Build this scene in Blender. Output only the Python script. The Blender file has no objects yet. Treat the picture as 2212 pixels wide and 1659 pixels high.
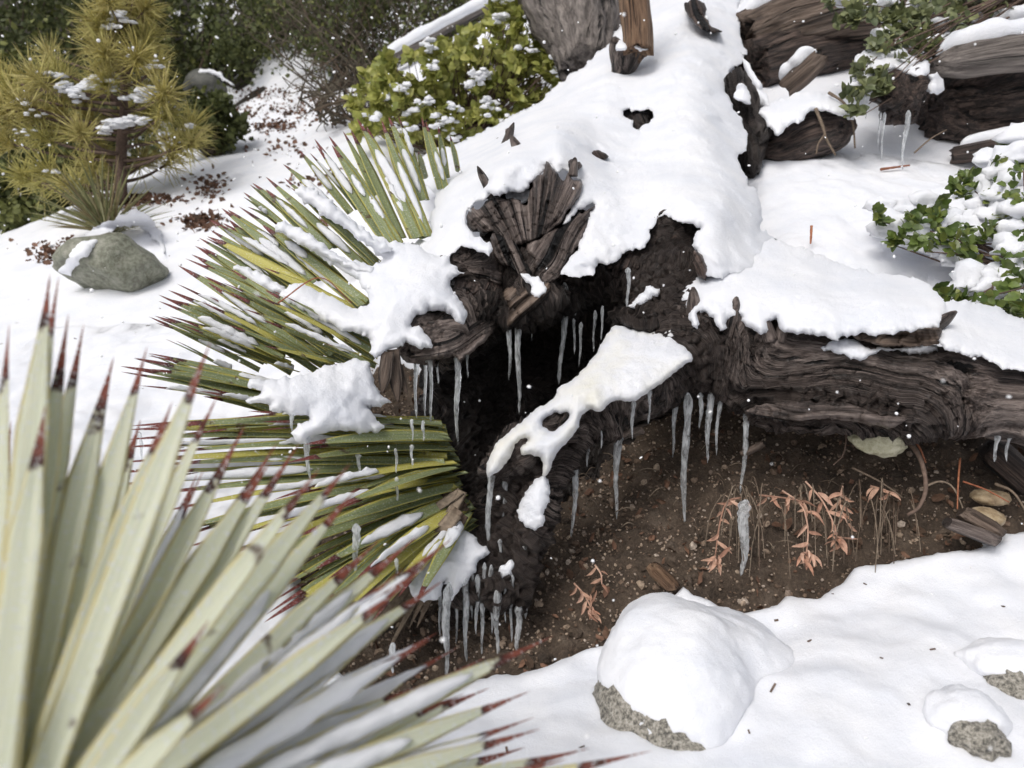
import bpy, math, random
import numpy as np
from mathutils import Vector, Matrix
from mathutils.bvhtree import BVHTree

random.seed(7)
RNG = np.random.default_rng(7)
scene = bpy.context.scene
COL = scene.collection

# ------------------------------------------------------------------ camera
PITCH = math.radians(12.0)
FPX, CX, CY = 1609.0, 1106.0, 829.5          # focal length and centre for a 2212 x 1659 view
CAM = np.array([0.0, 0.0, 1.0])
RIGHT = np.array([1.0, 0, 0])
UP = np.array([0, math.sin(PITCH), math.cos(PITCH)])
FWD = np.array([0, math.cos(PITCH), -math.sin(PITCH)])
cd = bpy.data.cameras.new('camera')
cam = bpy.data.objects.new('camera', cd)
COL.objects.link(cam)
cam.location = CAM
cam.rotation_euler = (math.pi / 2 - PITCH, 0, 0)
cd.sensor_width = 36.0
cd.lens = 36.0 * FPX / 2212.0
cd.clip_start, cd.clip_end = 0.02, 200.0
cd.dof.use_dof = True
cd.dof.focus_distance = 1.55
cd.dof.aperture_fstop = 4.6
scene.camera = cam

# ------------------------------------------------------------------ light
SUN_EL, SUN_AZ = math.radians(52), math.radians(-35)   # azimuth: left of and behind the camera
world = bpy.data.worlds.new('World')
scene.world = world
world.use_nodes = True
wn, wl = world.node_tree.nodes, world.node_tree.links
wn.clear()
sky = wn.new('ShaderNodeTexSky')
sky.sky_type = 'NISHITA'
sky.sun_disc = False
sky.sun_elevation = SUN_EL
sky.sun_rotation = math.radians(180) + SUN_AZ * -1
sky.dust_density = 4.0
hs = wn.new('ShaderNodeHueSaturation')
hs.inputs['Saturation'].default_value = 0.34
bg = wn.new('ShaderNodeBackground')
bg.inputs['Strength'].default_value = 0.15
wo = wn.new('ShaderNodeOutputWorld')
wl.new(sky.outputs[0], hs.inputs['Color'])
wl.new(hs.outputs[0], bg.inputs['Color'])
wl.new(bg.outputs[0], wo.inputs['Surface'])
sd = bpy.data.lights.new('sun', 'SUN')
sd.energy = 1.5
sd.angle = math.radians(25)
sd.color = (1.0, 0.97, 0.93)
sun = bpy.data.objects.new('sun', sd)
COL.objects.link(sun)
sdir = Vector((math.sin(SUN_AZ) * math.cos(SUN_EL), -math.cos(SUN_AZ) * math.cos(SUN_EL), math.sin(SUN_EL)))
sun.rotation_euler = sdir.to_track_quat('Z', 'Y').to_euler()
sun.location = (0, 0, 6)
vs = scene.view_settings
vs.view_transform = 'Standard'
vs.look = 'None'
vs.exposure = -0.17
vs.gamma = 1.0
scene.cycles.use_denoising = True
scene.cycles.max_bounces = 10
scene.cycles.transmission_bounces = 10
scene.cycles.transparent_max_bounces = 8

# ------------------------------------------------------------------ geometry helpers
def W(u, v, d):
    u, v, d = np.broadcast_arrays(np.asarray(u, float), np.asarray(v, float), np.asarray(d, float))
    x = (u - CX) / FPX * d
    y = (CY - v) / FPX * d
    return CAM + x[..., None] * RIGHT + y[..., None] * UP + d[..., None] * FWD

def proj(P):
    q = np.asarray(P) - CAM
    d = q @ FWD
    dd = np.maximum(d, 0.05)
    return CX + (q @ RIGHT) / dd * FPX, CY - (q @ UP) / dd * FPX, d

def nrm(a):
    a = np.asarray(a, float)
    return a / np.maximum(np.linalg.norm(a, axis=-1, keepdims=True), 1e-9)

_perm = np.random.default_rng(3).permutation(512).astype(np.int64)
_grad = nrm(np.random.default_rng(4).normal(size=(512, 3)))

def noise(P):
    P = np.asarray(P, float)
    sh = P.shape[:-1]
    P = P.reshape(-1, 3)
    i = np.floor(P).astype(np.int64)
    f = P - i
    w = f * f * f * (f * (f * 6 - 15) + 10)
    out = np.zeros(len(P))
    for dx in (0, 1):
        hx = _perm[(i[:, 0] + dx) & 511]
        wx = w[:, 0] if dx else 1 - w[:, 0]
        for dy in (0, 1):
            hy = _perm[(hx + i[:, 1] + dy) & 511]
            wy = w[:, 1] if dy else 1 - w[:, 1]
            for dz in (0, 1):
                h = _perm[(hy + i[:, 2] + dz) & 511]
                wz = w[:, 2] if dz else 1 - w[:, 2]
                g = _grad[h]
                out += wx * wy * wz * (g[:, 0] * (f[:, 0] - dx) + g[:, 1] * (f[:, 1] - dy) + g[:, 2] * (f[:, 2] - dz))
    return (out * 1.6).reshape(sh)

def fbm(P, o=3):
    P = np.asarray(P, float)
    return sum(noise(P * 2 ** k + 17.3 * k) * 0.5 ** k for k in range(o))

def ridge(P):
    return 1 - 2 * np.abs(noise(P))

class TPS:
    def __init__(s, X, y, reg=1e-4):
        X = np.asarray(X, float)
        s.mu, s.sc = X.mean(0), X.std(0).max()
        s.X = (X - s.mu) / s.sc
        n = len(X)
        K = s.k(s.X, s.X) + reg * np.eye(n)
        Pm = np.c_[np.ones(n), s.X]
        A = np.block([[K, Pm], [Pm.T, np.zeros((3, 3))]])
        s.w = np.linalg.solve(A, np.r_[np.asarray(y, float), 0, 0, 0])
    @staticmethod
    def k(A, B):
        r2 = ((A[:, None] - B[None]) ** 2).sum(-1)
        return 0.5 * r2 * np.log(r2 + 1e-12)
    def __call__(s, Q):
        Q = np.asarray(Q, float)
        sh = Q.shape[:-1]
        Q = (Q.reshape(-1, 2) - s.mu) / s.sc
        out = np.empty(len(Q))
        n = len(s.X)
        for a in range(0, len(Q), 40000):
            q = Q[a:a + 40000]
            out[a:a + 40000] = s.k(q, s.X) @ s.w[:n] + s.w[n] + q @ s.w[n + 1:]
        return out.reshape(sh)

def empty(name, loc, label=None, cat=None, group=None):
    o = bpy.data.objects.new(name, None)
    COL.objects.link(o)
    o.location = Vector(np.asarray(loc, float))
    o.empty_display_size = 0.05
    tag(o, label, cat, group)
    return o

def tag(o, label=None, cat=None, group=None, kind=None):
    if label: o['label'] = label
    if cat: o['category'] = cat
    if group: o['group'] = group
    if kind: o['kind'] = kind
    return o

def mk(name, V, Fs, mat, parent=None, smooth=True, attrs=None, loc=None):
    """one mesh object; V world coordinates; Fs an (n,4)/(n,3) array or a list of such arrays"""
    V = np.asarray(V, float)
    if not isinstance(Fs, list): Fs = [Fs]
    Fs = [np.asarray(f, np.int32) for f in Fs if len(f)]
    if parent is not None: org = np.array(parent.location if parent.parent is None else parent['org'])
    elif loc is not None: org = np.asarray(loc, float)
    else: org = np.array([V[:, 0].mean(), V[:, 1].mean(), V[:, 2].min()])
    me = bpy.data.meshes.new(name)
    me.vertices.add(len(V))
    me.vertices.foreach_set('co', (V - org).astype(np.float32).ravel())
    nl = sum(f.size for f in Fs)
    npoly = sum(len(f) for f in Fs)
    me.loops.add(nl)
    me.polygons.add(npoly)
    me.loops.foreach_set('vertex_index', np.concatenate([f.ravel() for f in Fs]))
    st, k = [], 0
    for f in Fs:
        st.append(k + np.arange(len(f)) * f.shape[1])
        k += f.size
    me.polygons.foreach_set('loop_start', np.concatenate(st).astype(np.int32))
    me.polygons.foreach_set('use_smooth', np.full(npoly, smooth))
    me.update(calc_edges=True)
    me.validate()
    for an, arr in (attrs or {}).items():
        arr = np.asarray(arr, np.float32)
        if arr.ndim == 2:
            a = me.attributes.new(an, 'FLOAT_VECTOR', 'POINT')
            a.data.foreach_set('vector', arr.ravel())
        else:
            a = me.attributes.new(an, 'FLOAT', 'POINT')
            a.data.foreach_set('value', arr)
    me.materials.append(mat)
    o = bpy.data.objects.new(name, me)
    COL.objects.link(o)
    if parent is not None:
        o.parent = parent
        if parent.parent is not None: o.location = (0, 0, 0)
        o['org'] = list(org)
        # mesh children of an Empty keep local zero; org remembered for sub-parts
    else:
        o.location = Vector(org)
        o['org'] = list(org)
    return o

def fix(o):
    if 'org' in o: del o['org']

def frames(P):
    T = np.gradient(P, axis=0)
    T = nrm(T)
    ref = np.array([0, 0, 1.0]) if abs(T[0][2]) < 0.9 else np.array([1.0, 0, 0])
    N = np.zeros_like(P)
    n = nrm(ref - T[0] * (ref @ T[0]))
    for i in range(len(P)):
        n = nrm(n - T[i] * (n @ T[i]))
        N[i] = n
    return T, N, np.cross(T, N)

def smooth_chain(pts, n):
    """Catmull-Rom through rows of pts"""
    pts = np.asarray(pts, float)
    if len(pts) == 2:
        t = np.linspace(0, 1, n)[:, None]
        return pts[0] * (1 - t) + pts[1] * t
    Q = np.vstack([2 * pts[0] - pts[1], pts, 2 * pts[-1] - pts[-2]])
    seg = len(pts) - 1
    out = []
    for x in np.linspace(0, seg - 1e-6, n):
        i = int(x); t = x - i
        a, b, c, d = Q[i], Q[i + 1], Q[i + 2], Q[i + 3]
        out.append(0.5 * (2 * b + (c - a) * t + (2 * a - 5 * b + 4 * c - d) * t * t + (3 * b - a - 3 * c + d) * t ** 3))
    return np.array(out)

def tube_data(P, R, sides=6, off=0):
    """closed tapering tube along P with radii R"""
    P = np.asarray(P, float)
    R = np.broadcast_to(np.asarray(R, float), (len(P),))
    T, N, B = frames(P)
    a = np.arange(sides) / sides * 2 * math.pi
    V = P[:, None] + R[:, None, None] * (np.cos(a)[None, :, None] * N[:, None] + np.sin(a)[None, :, None] * B[:, None])
    n = len(P)
    V = V.reshape(-1, 3)
    i = np.arange(n - 1)[:, None] * sides
    j = np.arange(sides)[None]
    jn = (j + 1) % sides
    Fq = np.stack([i + j, i + jn, i + sides + jn, i + sides + j], -1).reshape(-1, 4)
    V = np.vstack([V, P[0], P[-1]])
    c0, c1 = n * sides, n * sides + 1
    jj = np.arange(sides)
    F0 = np.stack([np.full(sides, c0), (jj + 1) % sides, jj], -1)
    F1 = np.stack([np.full(sides, c1), (n - 1) * sides + jj, (n - 1) * sides + (jj + 1) % sides], -1)
    return V, Fq + off, np.vstack([F0, F1]) + off

class Acc:
    """collects pieces of one mesh"""
    def __init__(s): s.V, s.Q, s.T, s.A, s.n = [], [], [], [], 0
    def add(s, V, Q=None, T=None, A=None):
        V = np.asarray(V, float)
        s.V.append(V)
        if Q is not None and len(Q): s.Q.append(np.asarray(Q) + s.n)
        if T is not None and len(T): s.T.append(np.asarray(T) + s.n)
        s.A.append(np.broadcast_to(np.asarray(0.0 if A is None else A, float), (len(V),) if (A is None or np.ndim(A) < 2) else np.shape(A)))
        s.n += len(V)
    def tube(s, P, R, sides=5, A=None):
        V, Q, T = tube_data(P, R, sides)
        s.add(V, Q, T, A)
    def build(s, name, mat, parent=None, smooth=True, an='rnd'):
        Fs = []
        if s.Q: Fs.append(np.vstack(s.Q))
        if s.T: Fs.append(np.vstack(s.T))
        return mk(name, np.vstack(s.V), Fs, mat, parent, smooth, {an: np.concatenate(s.A)})

def rand_rot(n, rng=RNG):
    q = nrm(rng.normal(size=(n, 4)))
    w, x, y, z = q.T
    return np.stack([1 - 2 * (y * y + z * z), 2 * (x * y - z * w), 2 * (x * z + y * w),
                     2 * (x * y + z * w), 1 - 2 * (x * x + z * z), 2 * (y * z - x * w),
                     2 * (x * z - y * w), 2 * (y * z + x * w), 1 - 2 * (x * x + y * y)], -1).reshape(n, 3, 3)

def axes_rot(xa, zn):
    """matrices whose columns are x axis, y axis, normal"""
    xa = nrm(xa)
    zn = nrm(zn - xa * (xa * zn).sum(-1, keepdims=True))
    return np.stack([xa, np.cross(zn, xa), zn], -1)

def cloud(TV, TF, pos, R, S, rnd=None):
    """many copies of one template in one mesh"""
    n, m = len(pos), len(TV)
    S = np.asarray(S, float)
    if S.ndim == 1: S = S[:, None]
    V = np.einsum('nij,nmj->nmi', R, TV[None] * S[:, None, :]) + pos[:, None]
    F = (TF[None] + (np.arange(n) * m)[:, None, None]).reshape(-1, TF.shape[1])
    A = np.repeat(RNG.random(n) if rnd is None else rnd, m)
    return V.reshape(-1, 3), F, A

def ico(sub=2):
    import bmesh
    bm = bmesh.new()
    bmesh.ops.create_icosphere(bm, subdivisions=sub, radius=1)
    V = np.array([v.co[:] for v in bm.verts])
    F = np.array([[v.index for v in f.verts] for f in bm.faces])
    bm.free()
    return V, F
ICO1, ICO2, ICO3, ICO4, ICO5 = ico(1), ico(2), ico(3), ico(4), ico(5)

# ------------------------------------------------------------------ materials
def mat(name):
    m = bpy.data.materials.new(name)
    m.use_nodes = True
    nt = m.node_tree
    b = nt.nodes['Principled BSDF']
    return m, nt, b

def N(nt, t, **kw):
    n = nt.nodes.new('ShaderNode' + t)
    for k, v in kw.items(): setattr(n, k, v)
    return n

def ramp(nt, src, stops):
    r = N(nt, 'ValToRGB')
    e = r.color_ramp.elements
    while len(e) < len(stops): e.new(0.5)
    for x, (p, c) in zip(e, stops):
        x.position = p
        x.color = (*c, 1) if len(c) == 3 else c
    nt.links.new(src, r.inputs[0])
    return r.outputs[0]

def gray(a): return (a, a, a)

def tex_noise(nt, vec, scale, detail=4, rough=0.55, dist=0.0):
    n = N(nt, 'TexNoise')
    n.inputs['Scale'].default_value = scale
    n.inputs['Detail'].default_value = detail
    n.inputs['Roughness'].default_value = rough
    n.inputs['Distortion'].default_value = dist
    if vec is not None: nt.links.new(vec, n.inputs['Vector'])
    return n.outputs['Fac']

def position(nt):
    return N(nt, 'NewGeometry').outputs['Position']

def attr(nt, name, out='Vector'):
    a = N(nt, 'Attribute')
    a.attribute_name = name
    return a.outputs[out]

def mix(nt, f, a, b, t='MIX'):
    m = N(nt, 'MixRGB', blend_type=t)
    for i, x in ((0, f), (1, a), (2, b)):
        if isinstance(x, (int, float)): m.inputs[i].default_value = x
        elif isinstance(x, tuple): m.inputs[i].default_value = (*x, 1)
        else: nt.links.new(x, m.inputs[i])
    return m.outputs[0]

def math_n(nt, op, a, b=None, clamp=False):
    m = N(nt, 'Math', operation=op)
    m.use_clamp = clamp
    for i, x in ((0, a), (1, b)):
        if x is None: continue
        if isinstance(x, (int, float)): m.inputs[i].default_value = x
        else: nt.links.new(x, m.inputs[i])
    return m.outputs[0]

def bump(nt, b, h, strength=0.5, dist=0.01):
    n = N(nt, 'Bump')
    n.inputs['Strength'].default_value = strength
    n.inputs['Distance'].default_value = dist
    nt.links.new(h, n.inputs['Height'])
    nt.links.new(n.outputs[0], b.inputs['Normal'])
    return n

def vscale(nt, v, s):
    m = N(nt, 'VectorMath', operation='MULTIPLY')
    nt.links.new(v, m.inputs[0])
    m.inputs[1].default_value = s
    return m.outputs[0]

def snow_mat(name, tint=None, grain=1.0, sss=0.5):
    m, nt, b = mat(name)
    p = position(nt)
    big = tex_noise(nt, p, 9, 4)
    c = ramp(nt, big, [(0.3, (0.80, 0.82, 0.875)), (0.65, (0.89, 0.895, 0.93))])
    if tint:
        t = ramp(nt, tex_noise(nt, p, 11, 3), [(0.40, gray(0)), (0.70, gray(1))])
        c = mix(nt, t, c, tint)
    nt.links.new(c, b.inputs['Base Color'])
    b.inputs['Roughness'].default_value = 0.55
    b.inputs['Specular IOR Level'].default_value = 0.25
    b.inputs['Subsurface Weight'].default_value = sss
    b.inputs['Subsurface Radius'].default_value = (1.0, 1.0, 1.0)
    b.inputs['Subsurface Scale'].default_value = 0.012
    f = tex_noise(nt, p, 420, 3, 0.75)
    g = tex_noise(nt, p, 95, 3, 0.65)
    h = math_n(nt, 'ADD', math_n(nt, 'MULTIPLY', f, 0.8), g)
    bump(nt, b, h, 0.6 * grain, 0.0055)
    return m
M_SNOW = snow_mat('snow_powder', grain=0.7)
M_SNOW_ICY = snow_mat('snow_granular', grain=1.05)
M_SNOW_TAN = snow_mat('snow_tannin_stained', tint=(0.88, 0.86, 0.78), grain=1.3)

def ice_mat():
    m, nt, b = mat('clear_ice_painted_glint')
    b.inputs['Base Color'].default_value = (0.93, 0.96, 0.98, 1)
    b.inputs['Roughness'].default_value = 0.06
    b.inputs['IOR'].default_value = 1.31
    b.inputs['Transmission Weight'].default_value = 1.0
    p = position(nt)
    bump(nt, b, tex_noise(nt, p, 160, 2), 0.35, 0.004)
    w = N(nt, 'BsdfDiffuse')  # white streaks paint in bubbles and the brightness of reflected sky
    w.inputs['Color'].default_value = (0.95, 0.97, 0.98, 1)
    tl = N(nt, 'BsdfTranslucent')
    tl.inputs['Color'].default_value = (0.95, 0.97, 0.98, 1)
    ms = N(nt, 'MixShader')
    nt.links.new(w.outputs[0], ms.inputs[1]); nt.links.new(tl.outputs[0], ms.inputs[2])
    mx = N(nt, 'MixShader')
    nt.links.new(ramp(nt, tex_noise(nt, vscale(nt, p, (1.0, 1.0, .3)), 130, 2, 0.6), [(0.40, gray(0.18)), (0.62, gray(0.66))]), mx.inputs[0])
    nt.links.new(b.outputs[0], mx.inputs[1]); nt.links.new(ms.outputs[0], mx.inputs[2])
    nt.links.new(mx.outputs[0], nt.nodes['Material Output'].inputs['Surface'])
    return m
M_ICE = ice_mat()

def wood_mat(name, dark, mid, light, gs=1.0, rough=0.5, char=0.55):
    """gs scales the stored grain coordinates (metres): x, y across, z along"""
    m, nt, b = mat(name)
    g = attr(nt, 'grain')
    v1 = vscale(nt, g, (70 * gs, 70 * gs, 3.0 * gs))
    n1 = tex_noise(nt, v1, 1.0, 6, 0.68, 0.35)
    v2 = vscale(nt, g, (260 * gs, 260 * gs, 16 * gs))
    n2 = tex_noise(nt, v2, 1.0, 4, 0.7)
    v3 = vscale(nt, g, (11, 11, 5))
    n3 = tex_noise(nt, v3, 1.0, 4, 0.6)
    c = ramp(nt, n1, [(0.38, dark), (0.49, mid), (0.62, light)])
    c = mix(nt, 0.28, c, ramp(nt, n2, [(0.40, dark), (0.5, mid), (0.62, light)]))
    crk = ramp(nt, tex_noise(nt, vscale(nt, g, (40 * gs, 40 * gs, 1.5 * gs)), 1.0, 3, 0.6, 0.4), [(0.36, gray(0)), (0.43, gray(1))])
    c = mix(nt, crk, tuple(q * 0.35 for q in dark), c)
    ch = ramp(nt, math_n(nt, 'ADD', n3, math_n(nt, 'MULTIPLY', attr(nt, 'char', 'Fac'), 0.5)), [(char, gray(0)), (char + 0.10, gray(1))])
    c = mix(nt, ch, c, mix(nt, 0.8, c, (0.02, 0.016, 0.014)))
    nt.links.new(c, b.inputs['Base Color'])
    b.inputs['Roughness'].default_value = rough
    b.inputs['Specular IOR Level'].default_value = 0.4
    h = math_n(nt, 'ADD', math_n(nt, 'ADD', n1, math_n(nt, 'MULTIPLY', n2, 0.3)), math_n(nt, 'MULTIPLY', crk, 0.8))
    bump(nt, b, h, 1.0, 0.022)
    return m
M_WOOD = wood_mat('weathered_dark_wood', (0.014, 0.011, 0.010), (0.105, 0.08, 0.070), (0.33, 0.27, 0.24), rough=0.4)
M_CHAR = wood_mat('charred_wood', (0.010, 0.008, 0.007), (0.055, 0.038, 0.032), (0.19, 0.135, 0.11), char=0.64)
M_GREYWOOD = wood_mat('grey_weathered_wood', (0.05, 0.04, 0.035), (0.17, 0.145, 0.13), (0.32, 0.28, 0.25), gs=0.5, char=1.2)
M_BROWNWOOD = wood_mat('brown_barkless_wood', (0.025, 0.017, 0.013), (0.12, 0.085, 0.064), (0.28, 0.21, 0.165), gs=0.6, char=0.9)
M_ORANGEWOOD = wood_mat('orange_brown_wood', (0.06, 0.03, 0.018), (0.23, 0.135, 0.08), (0.36, 0.235, 0.145), gs=1.5, char=1.2)

def soil_mat(name, a, b_, c_):
    m, nt, b = mat(name)
    p = position(nt)
    n1 = tex_noise(nt, p, 14, 6, 0.7)
    n2 = tex_noise(nt, p, 130, 4, 0.8)
    c = ramp(nt, n1, [(0.3, a), (0.55, b_), (0.75, c_)])
    c = mix(nt, 0.5, c, ramp(nt, n2, [(0.35, a), (0.6, b_), (0.75, c_)]))
    nt.links.new(c, b.inputs['Base Color'])
    b.inputs['Roughness'].default_value = 0.8
    bump(nt, b, math_n(nt, 'ADD', n1, n2), 1.0, 0.01)
    return m
M_SOIL = soil_mat('damp_brown_soil', (0.028, 0.020, 0.014), (0.13, 0.092, 0.064), (0.33, 0.26, 0.20))
M_LITTERGROUND = soil_mat('dark_leaf_litter_ground', (0.012, 0.01, 0.007), (0.035, 0.027, 0.018), (0.09, 0.06, 0.04))

def rnd_mat(name, cols, rough=0.6, bscale=None, transl=0.0, spec=0.3):
    m, nt, b = mat(name)
    r = attr(nt, 'rnd', 'Fac')
    oi = N(nt, 'ObjectInfo').outputs['Random']
    f = math_n(nt, 'FRACT', math_n(nt, 'ADD', r, oi))
    c = ramp(nt, f, [(i / max(1, len(cols) - 1), q) for i, q in enumerate(cols)])
    p = position(nt)
    c = mix(nt, 0.5, c, ramp(nt, tex_noise(nt, p, bscale or 60, 3), [(0.3, gray(0.25)), (0.7, gray(0.9))]), 'OVERLAY')
    nt.links.new(c, b.inputs['Base Color'])
    b.inputs['Roughness'].default_value = rough
    b.inputs['Specular IOR Level'].default_value = spec
    if bscale: bump(nt, b, tex_noise(nt, p, bscale, 4), 0.6, 0.004)
    if transl:
        t = N(nt, 'BsdfTranslucent')
        nt.links.new(c, t.inputs['Color'])
        mx = N(nt, 'MixShader')
        mx.inputs[0].default_value = transl
        nt.links.new(b.outputs[0], mx.inputs[1])
        nt.links.new(t.outputs[0], mx.inputs[2])
        nt.links.new(mx.outputs[0], nt.nodes['Material Output'].inputs['Surface'])
    return m
M_PEBBLE = rnd_mat('gravel_stone', [(0.06, 0.04, 0.028), (0.20, 0.14, 0.10), (0.40, 0.31, 0.23), (0.12, 0.075, 0.05), (0.48, 0.40, 0.33)], 0.7, 200)
M_DRYLEAF = rnd_mat('dry_pinkish_leaf', [(0.42, 0.22, 0.145), (0.62, 0.40, 0.30), (0.50, 0.31, 0.22), (0.30, 0.16, 0.11)], 0.7, 90, 0.2)
M_STRAW = rnd_mat('dry_straw_stem', [(0.12, 0.085, 0.06), (0.24, 0.19, 0.14), (0.08, 0.05, 0.035)], 0.7, 120)
M_REDTWIG = rnd_mat('reddish_pine_twig', [(0.24, 0.075, 0.04), (0.36, 0.14, 0.07), (0.16, 0.06, 0.035)], 0.6, 120)
M_TWIG = rnd_mat('brown_twig', [(0.09, 0.06, 0.045), (0.16, 0.11, 0.085), (0.06, 0.04, 0.03)], 0.75, 90)
M_GREYTWIG = rnd_mat('grey_brown_brush_twig', [(0.09, 0.075, 0.055), (0.16, 0.135, 0.10), (0.06, 0.05, 0.035), (0.12, 0.085, 0.06)], 0.8, 60)
M_MANZ = rnd_mat('yellow_green_leaf', [(0.28, 0.29, 0.07), (0.46, 0.45, 0.14), (0.20, 0.23, 0.06), (0.37, 0.38, 0.10)], 0.42, 40, 0.3)
M_OAK = rnd_mat('dark_glossy_green_leaf', [(0.06, 0.10, 0.022), (0.12, 0.165, 0.035), (0.075, 0.11, 0.03), (0.22, 0.25, 0.055)], 0.38, 60, 0.18, 0.5)
M_OAKGREY = rnd_mat('grey_green_leaf', [(0.11, 0.13, 0.06), (0.20, 0.22, 0.10), (0.08, 0.10, 0.05), (0.27, 0.28, 0.12)], 0.45, 60, 0.15, 0.4)
M_BUSH = rnd_mat('dark_olive_bush_leaf', [(0.04, 0.052, 0.02), (0.10, 0.115, 0.035), (0.06, 0.072, 0.028), (0.19, 0.20, 0.06)], 0.6, 20, 0.1)  # dark green to olive leaf tones, varied at random
M_NEEDLE = rnd_mat('olive_pine_needle', [(0.36, 0.31, 0.09), (0.54, 0.46, 0.15), (0.42, 0.39, 0.12), (0.60, 0.51, 0.21)], 0.5, 30, 0.2)
M_GRASSN = rnd_mat('grey_green_needle', [(0.17, 0.18, 0.08), (0.27, 0.26, 0.12), (0.22, 0.17, 0.09)], 0.5, 30, 0.2)
M_PINEBARK = rnd_mat('pine_bark', [(0.09, 0.06, 0.045), (0.14, 0.10, 0.08)], 0.85, 90)
M_LITTER = rnd_mat('brown_leaf_litter', [(0.10, 0.055, 0.035), (0.18, 0.10, 0.065), (0.07, 0.045, 0.03), (0.22, 0.12, 0.08)], 0.8, 50)
M_FLAKE = mat('snowflake')[0]
_b = M_FLAKE.node_tree.nodes['Principled BSDF']
_b.inputs['Base Color'].default_value = (0.95, 0.95, 0.96, 1)
_b.inputs['Roughness'].default_value = 0.8

def rock_mat(name, cols, speck=220, mixv=0.5):
    m, nt, b = mat(name)
    p = position(nt)
    n1 = tex_noise(nt, p, 9, 5, 0.65)
    vr = N(nt, 'TexVoronoi')
    vr.inputs['Scale'].default_value = speck
    nt.links.new(p, vr.inputs['Vector'])
    n2 = tex_noise(nt, p, speck * 0.8, 3, 0.8)
    c = ramp(nt, n1, [(0.3, cols[0]), (0.5, cols[1]), (0.7, cols[2])])
    c = mix(nt, mixv, c, ramp(nt, n2, [(0.38, cols[3]), (0.5, cols[1]), (0.62, cols[4])]))
    nt.links.new(c, b.inputs['Base Color'])
    b.inputs['Roughness'].default_value = 0.65
    bump(nt, b, math_n(nt, 'ADD', n1, math_n(nt, 'MULTIPLY', n2, 0.5)), 0.8, 0.008)
    return m
M_GREENROCK = rock_mat('green_grey_boulder', [(0.10, 0.085, 0.055), (0.19, 0.20, 0.145), (0.30, 0.29, 0.24), (0.06, 0.05, 0.035), (0.34, 0.33, 0.28)], 55, 0.5)
M_GRANITE = rock_mat('speckled_granite', [(0.16, 0.15, 0.125), (0.26, 0.24, 0.20), (0.34, 0.31, 0.26), (0.02, 0.02, 0.02), (0.48, 0.45, 0.40)], 190, 0.75)
M_PALEROCK = rock_mat('pale_yellow_stone', [(0.26, 0.25, 0.15), (0.42, 0.40, 0.27), (0.52, 0.49, 0.36), (0.16, 0.14, 0.08), (0.58, 0.55, 0.44)], 70, 0.4)
M_TANROCK = rock_mat('tan_stone', [(0.22, 0.15, 0.09), (0.36, 0.27, 0.16), (0.46, 0.36, 0.24), (0.12, 0.08, 0.05), (0.5, 0.42, 0.3)], 70, 0.4)
M_DARKROCK = rock_mat('dark_grey_rock', [(0.04, 0.04, 0.035), (0.08, 0.08, 0.07), (0.12, 0.12, 0.10), (0.03, 0.03, 0.03), (0.14, 0.14, 0.12)], 40, 0.4)

def yucca_mat(name, centre, centre2, margin, tip, frost=0.3, tip0=0.70, tipn=0.34, trans=0.2):
    """attribute lf: x across -1..1, y along 0..1, z random per leaf"""
    m, nt, b = mat(name)
    s = N(nt, 'SeparateXYZ')
    nt.links.new(attr(nt, 'lf'), s.inputs[0])
    x, t, r = s.outputs
    ax = math_n(nt, 'ABSOLUTE', x)
    p = position(nt)
    wob = tex_noise(nt, p, 45, 3)
    stv = N(nt, 'CombineXYZ')
    nt.links.new(math_n(nt, 'MULTIPLY', x, 7.0), stv.inputs[0])
    nt.links.new(math_n(nt, 'MULTIPLY', t, 2.0), stv.inputs[1])
    nt.links.new(math_n(nt, 'MULTIPLY', r, 50.0), stv.inputs[2])
    strip = tex_noise(nt, stv.outputs[0], 1.0, 3)
    c = mix(nt, ramp(nt, strip, [(0.35, gray(0)), (0.65, gray(1))]), centre, centre2)
    mg = ramp(nt, math_n(nt, 'ADD', ax, math_n(nt, 'MULTIPLY', wob, 0.25)), [(0.80, gray(0)), (1.0, gray(1))])
    c = mix(nt, mg, c, margin)
    yl = ramp(nt, r, [(0.80, gray(0)), (0.84, gray(0.85))])
    c = mix(nt, yl, c, margin)
    tl = math_n(nt, 'ADD', math_n(nt, 'ADD', math_n(nt, 'MULTIPLY', t, 2.0), math_n(nt, 'MULTIPLY', wob, tipn)), math_n(nt, 'MULTIPLY', r, 0.10))
    tl = math_n(nt, 'SUBTRACT', tl, 1.2)
    tp = ramp(nt, tl, [(tip0, gray(0)), (tip0 + 0.035, gray(1))])
    c = mix(nt, tp, c, ramp(nt, tl, [(tip0, (0.30, 0.16, 0.07)), (tip0 + 0.03, (0.045, 0.014, 0.014)), (tip0 + 0.12, tip)]))
    dead = ramp(nt, tex_noise(nt, p, 22, 3), [(0.66, gray(0)), (0.70, gray(0.8))])
    c = mix(nt, dead, c, (0.10, 0.045, 0.028))
    fr = ramp(nt, tex_noise(nt, p, 260, 2, 0.7), [(0.56, gray(0)), (0.66, gray(frost))])
    c = mix(nt, fr, c, (0.85, 0.87, 0.88))
    nt.links.new(c, b.inputs['Base Color'])
    b.inputs['Roughness'].default_value = 0.42
    b.inputs['Specular IOR Level'].default_value = 0.45
    bump(nt, b, math_n(nt, 'ADD', strip, math_n(nt, 'MULTIPLY', fr, 0.5)), 0.5, 0.003)
    tr = N(nt, 'BsdfTranslucent')
    nt.links.new(c, tr.inputs['Color'])
    mx = N(nt, 'MixShader')
    mx.inputs[0].default_value = trans
    nt.links.new(b.outputs[0], mx.inputs[1])
    nt.links.new(tr.outputs[0], mx.inputs[2])
    nt.links.new(mx.outputs[0], nt.nodes['Material Output'].inputs['Surface'])
    return m
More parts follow.
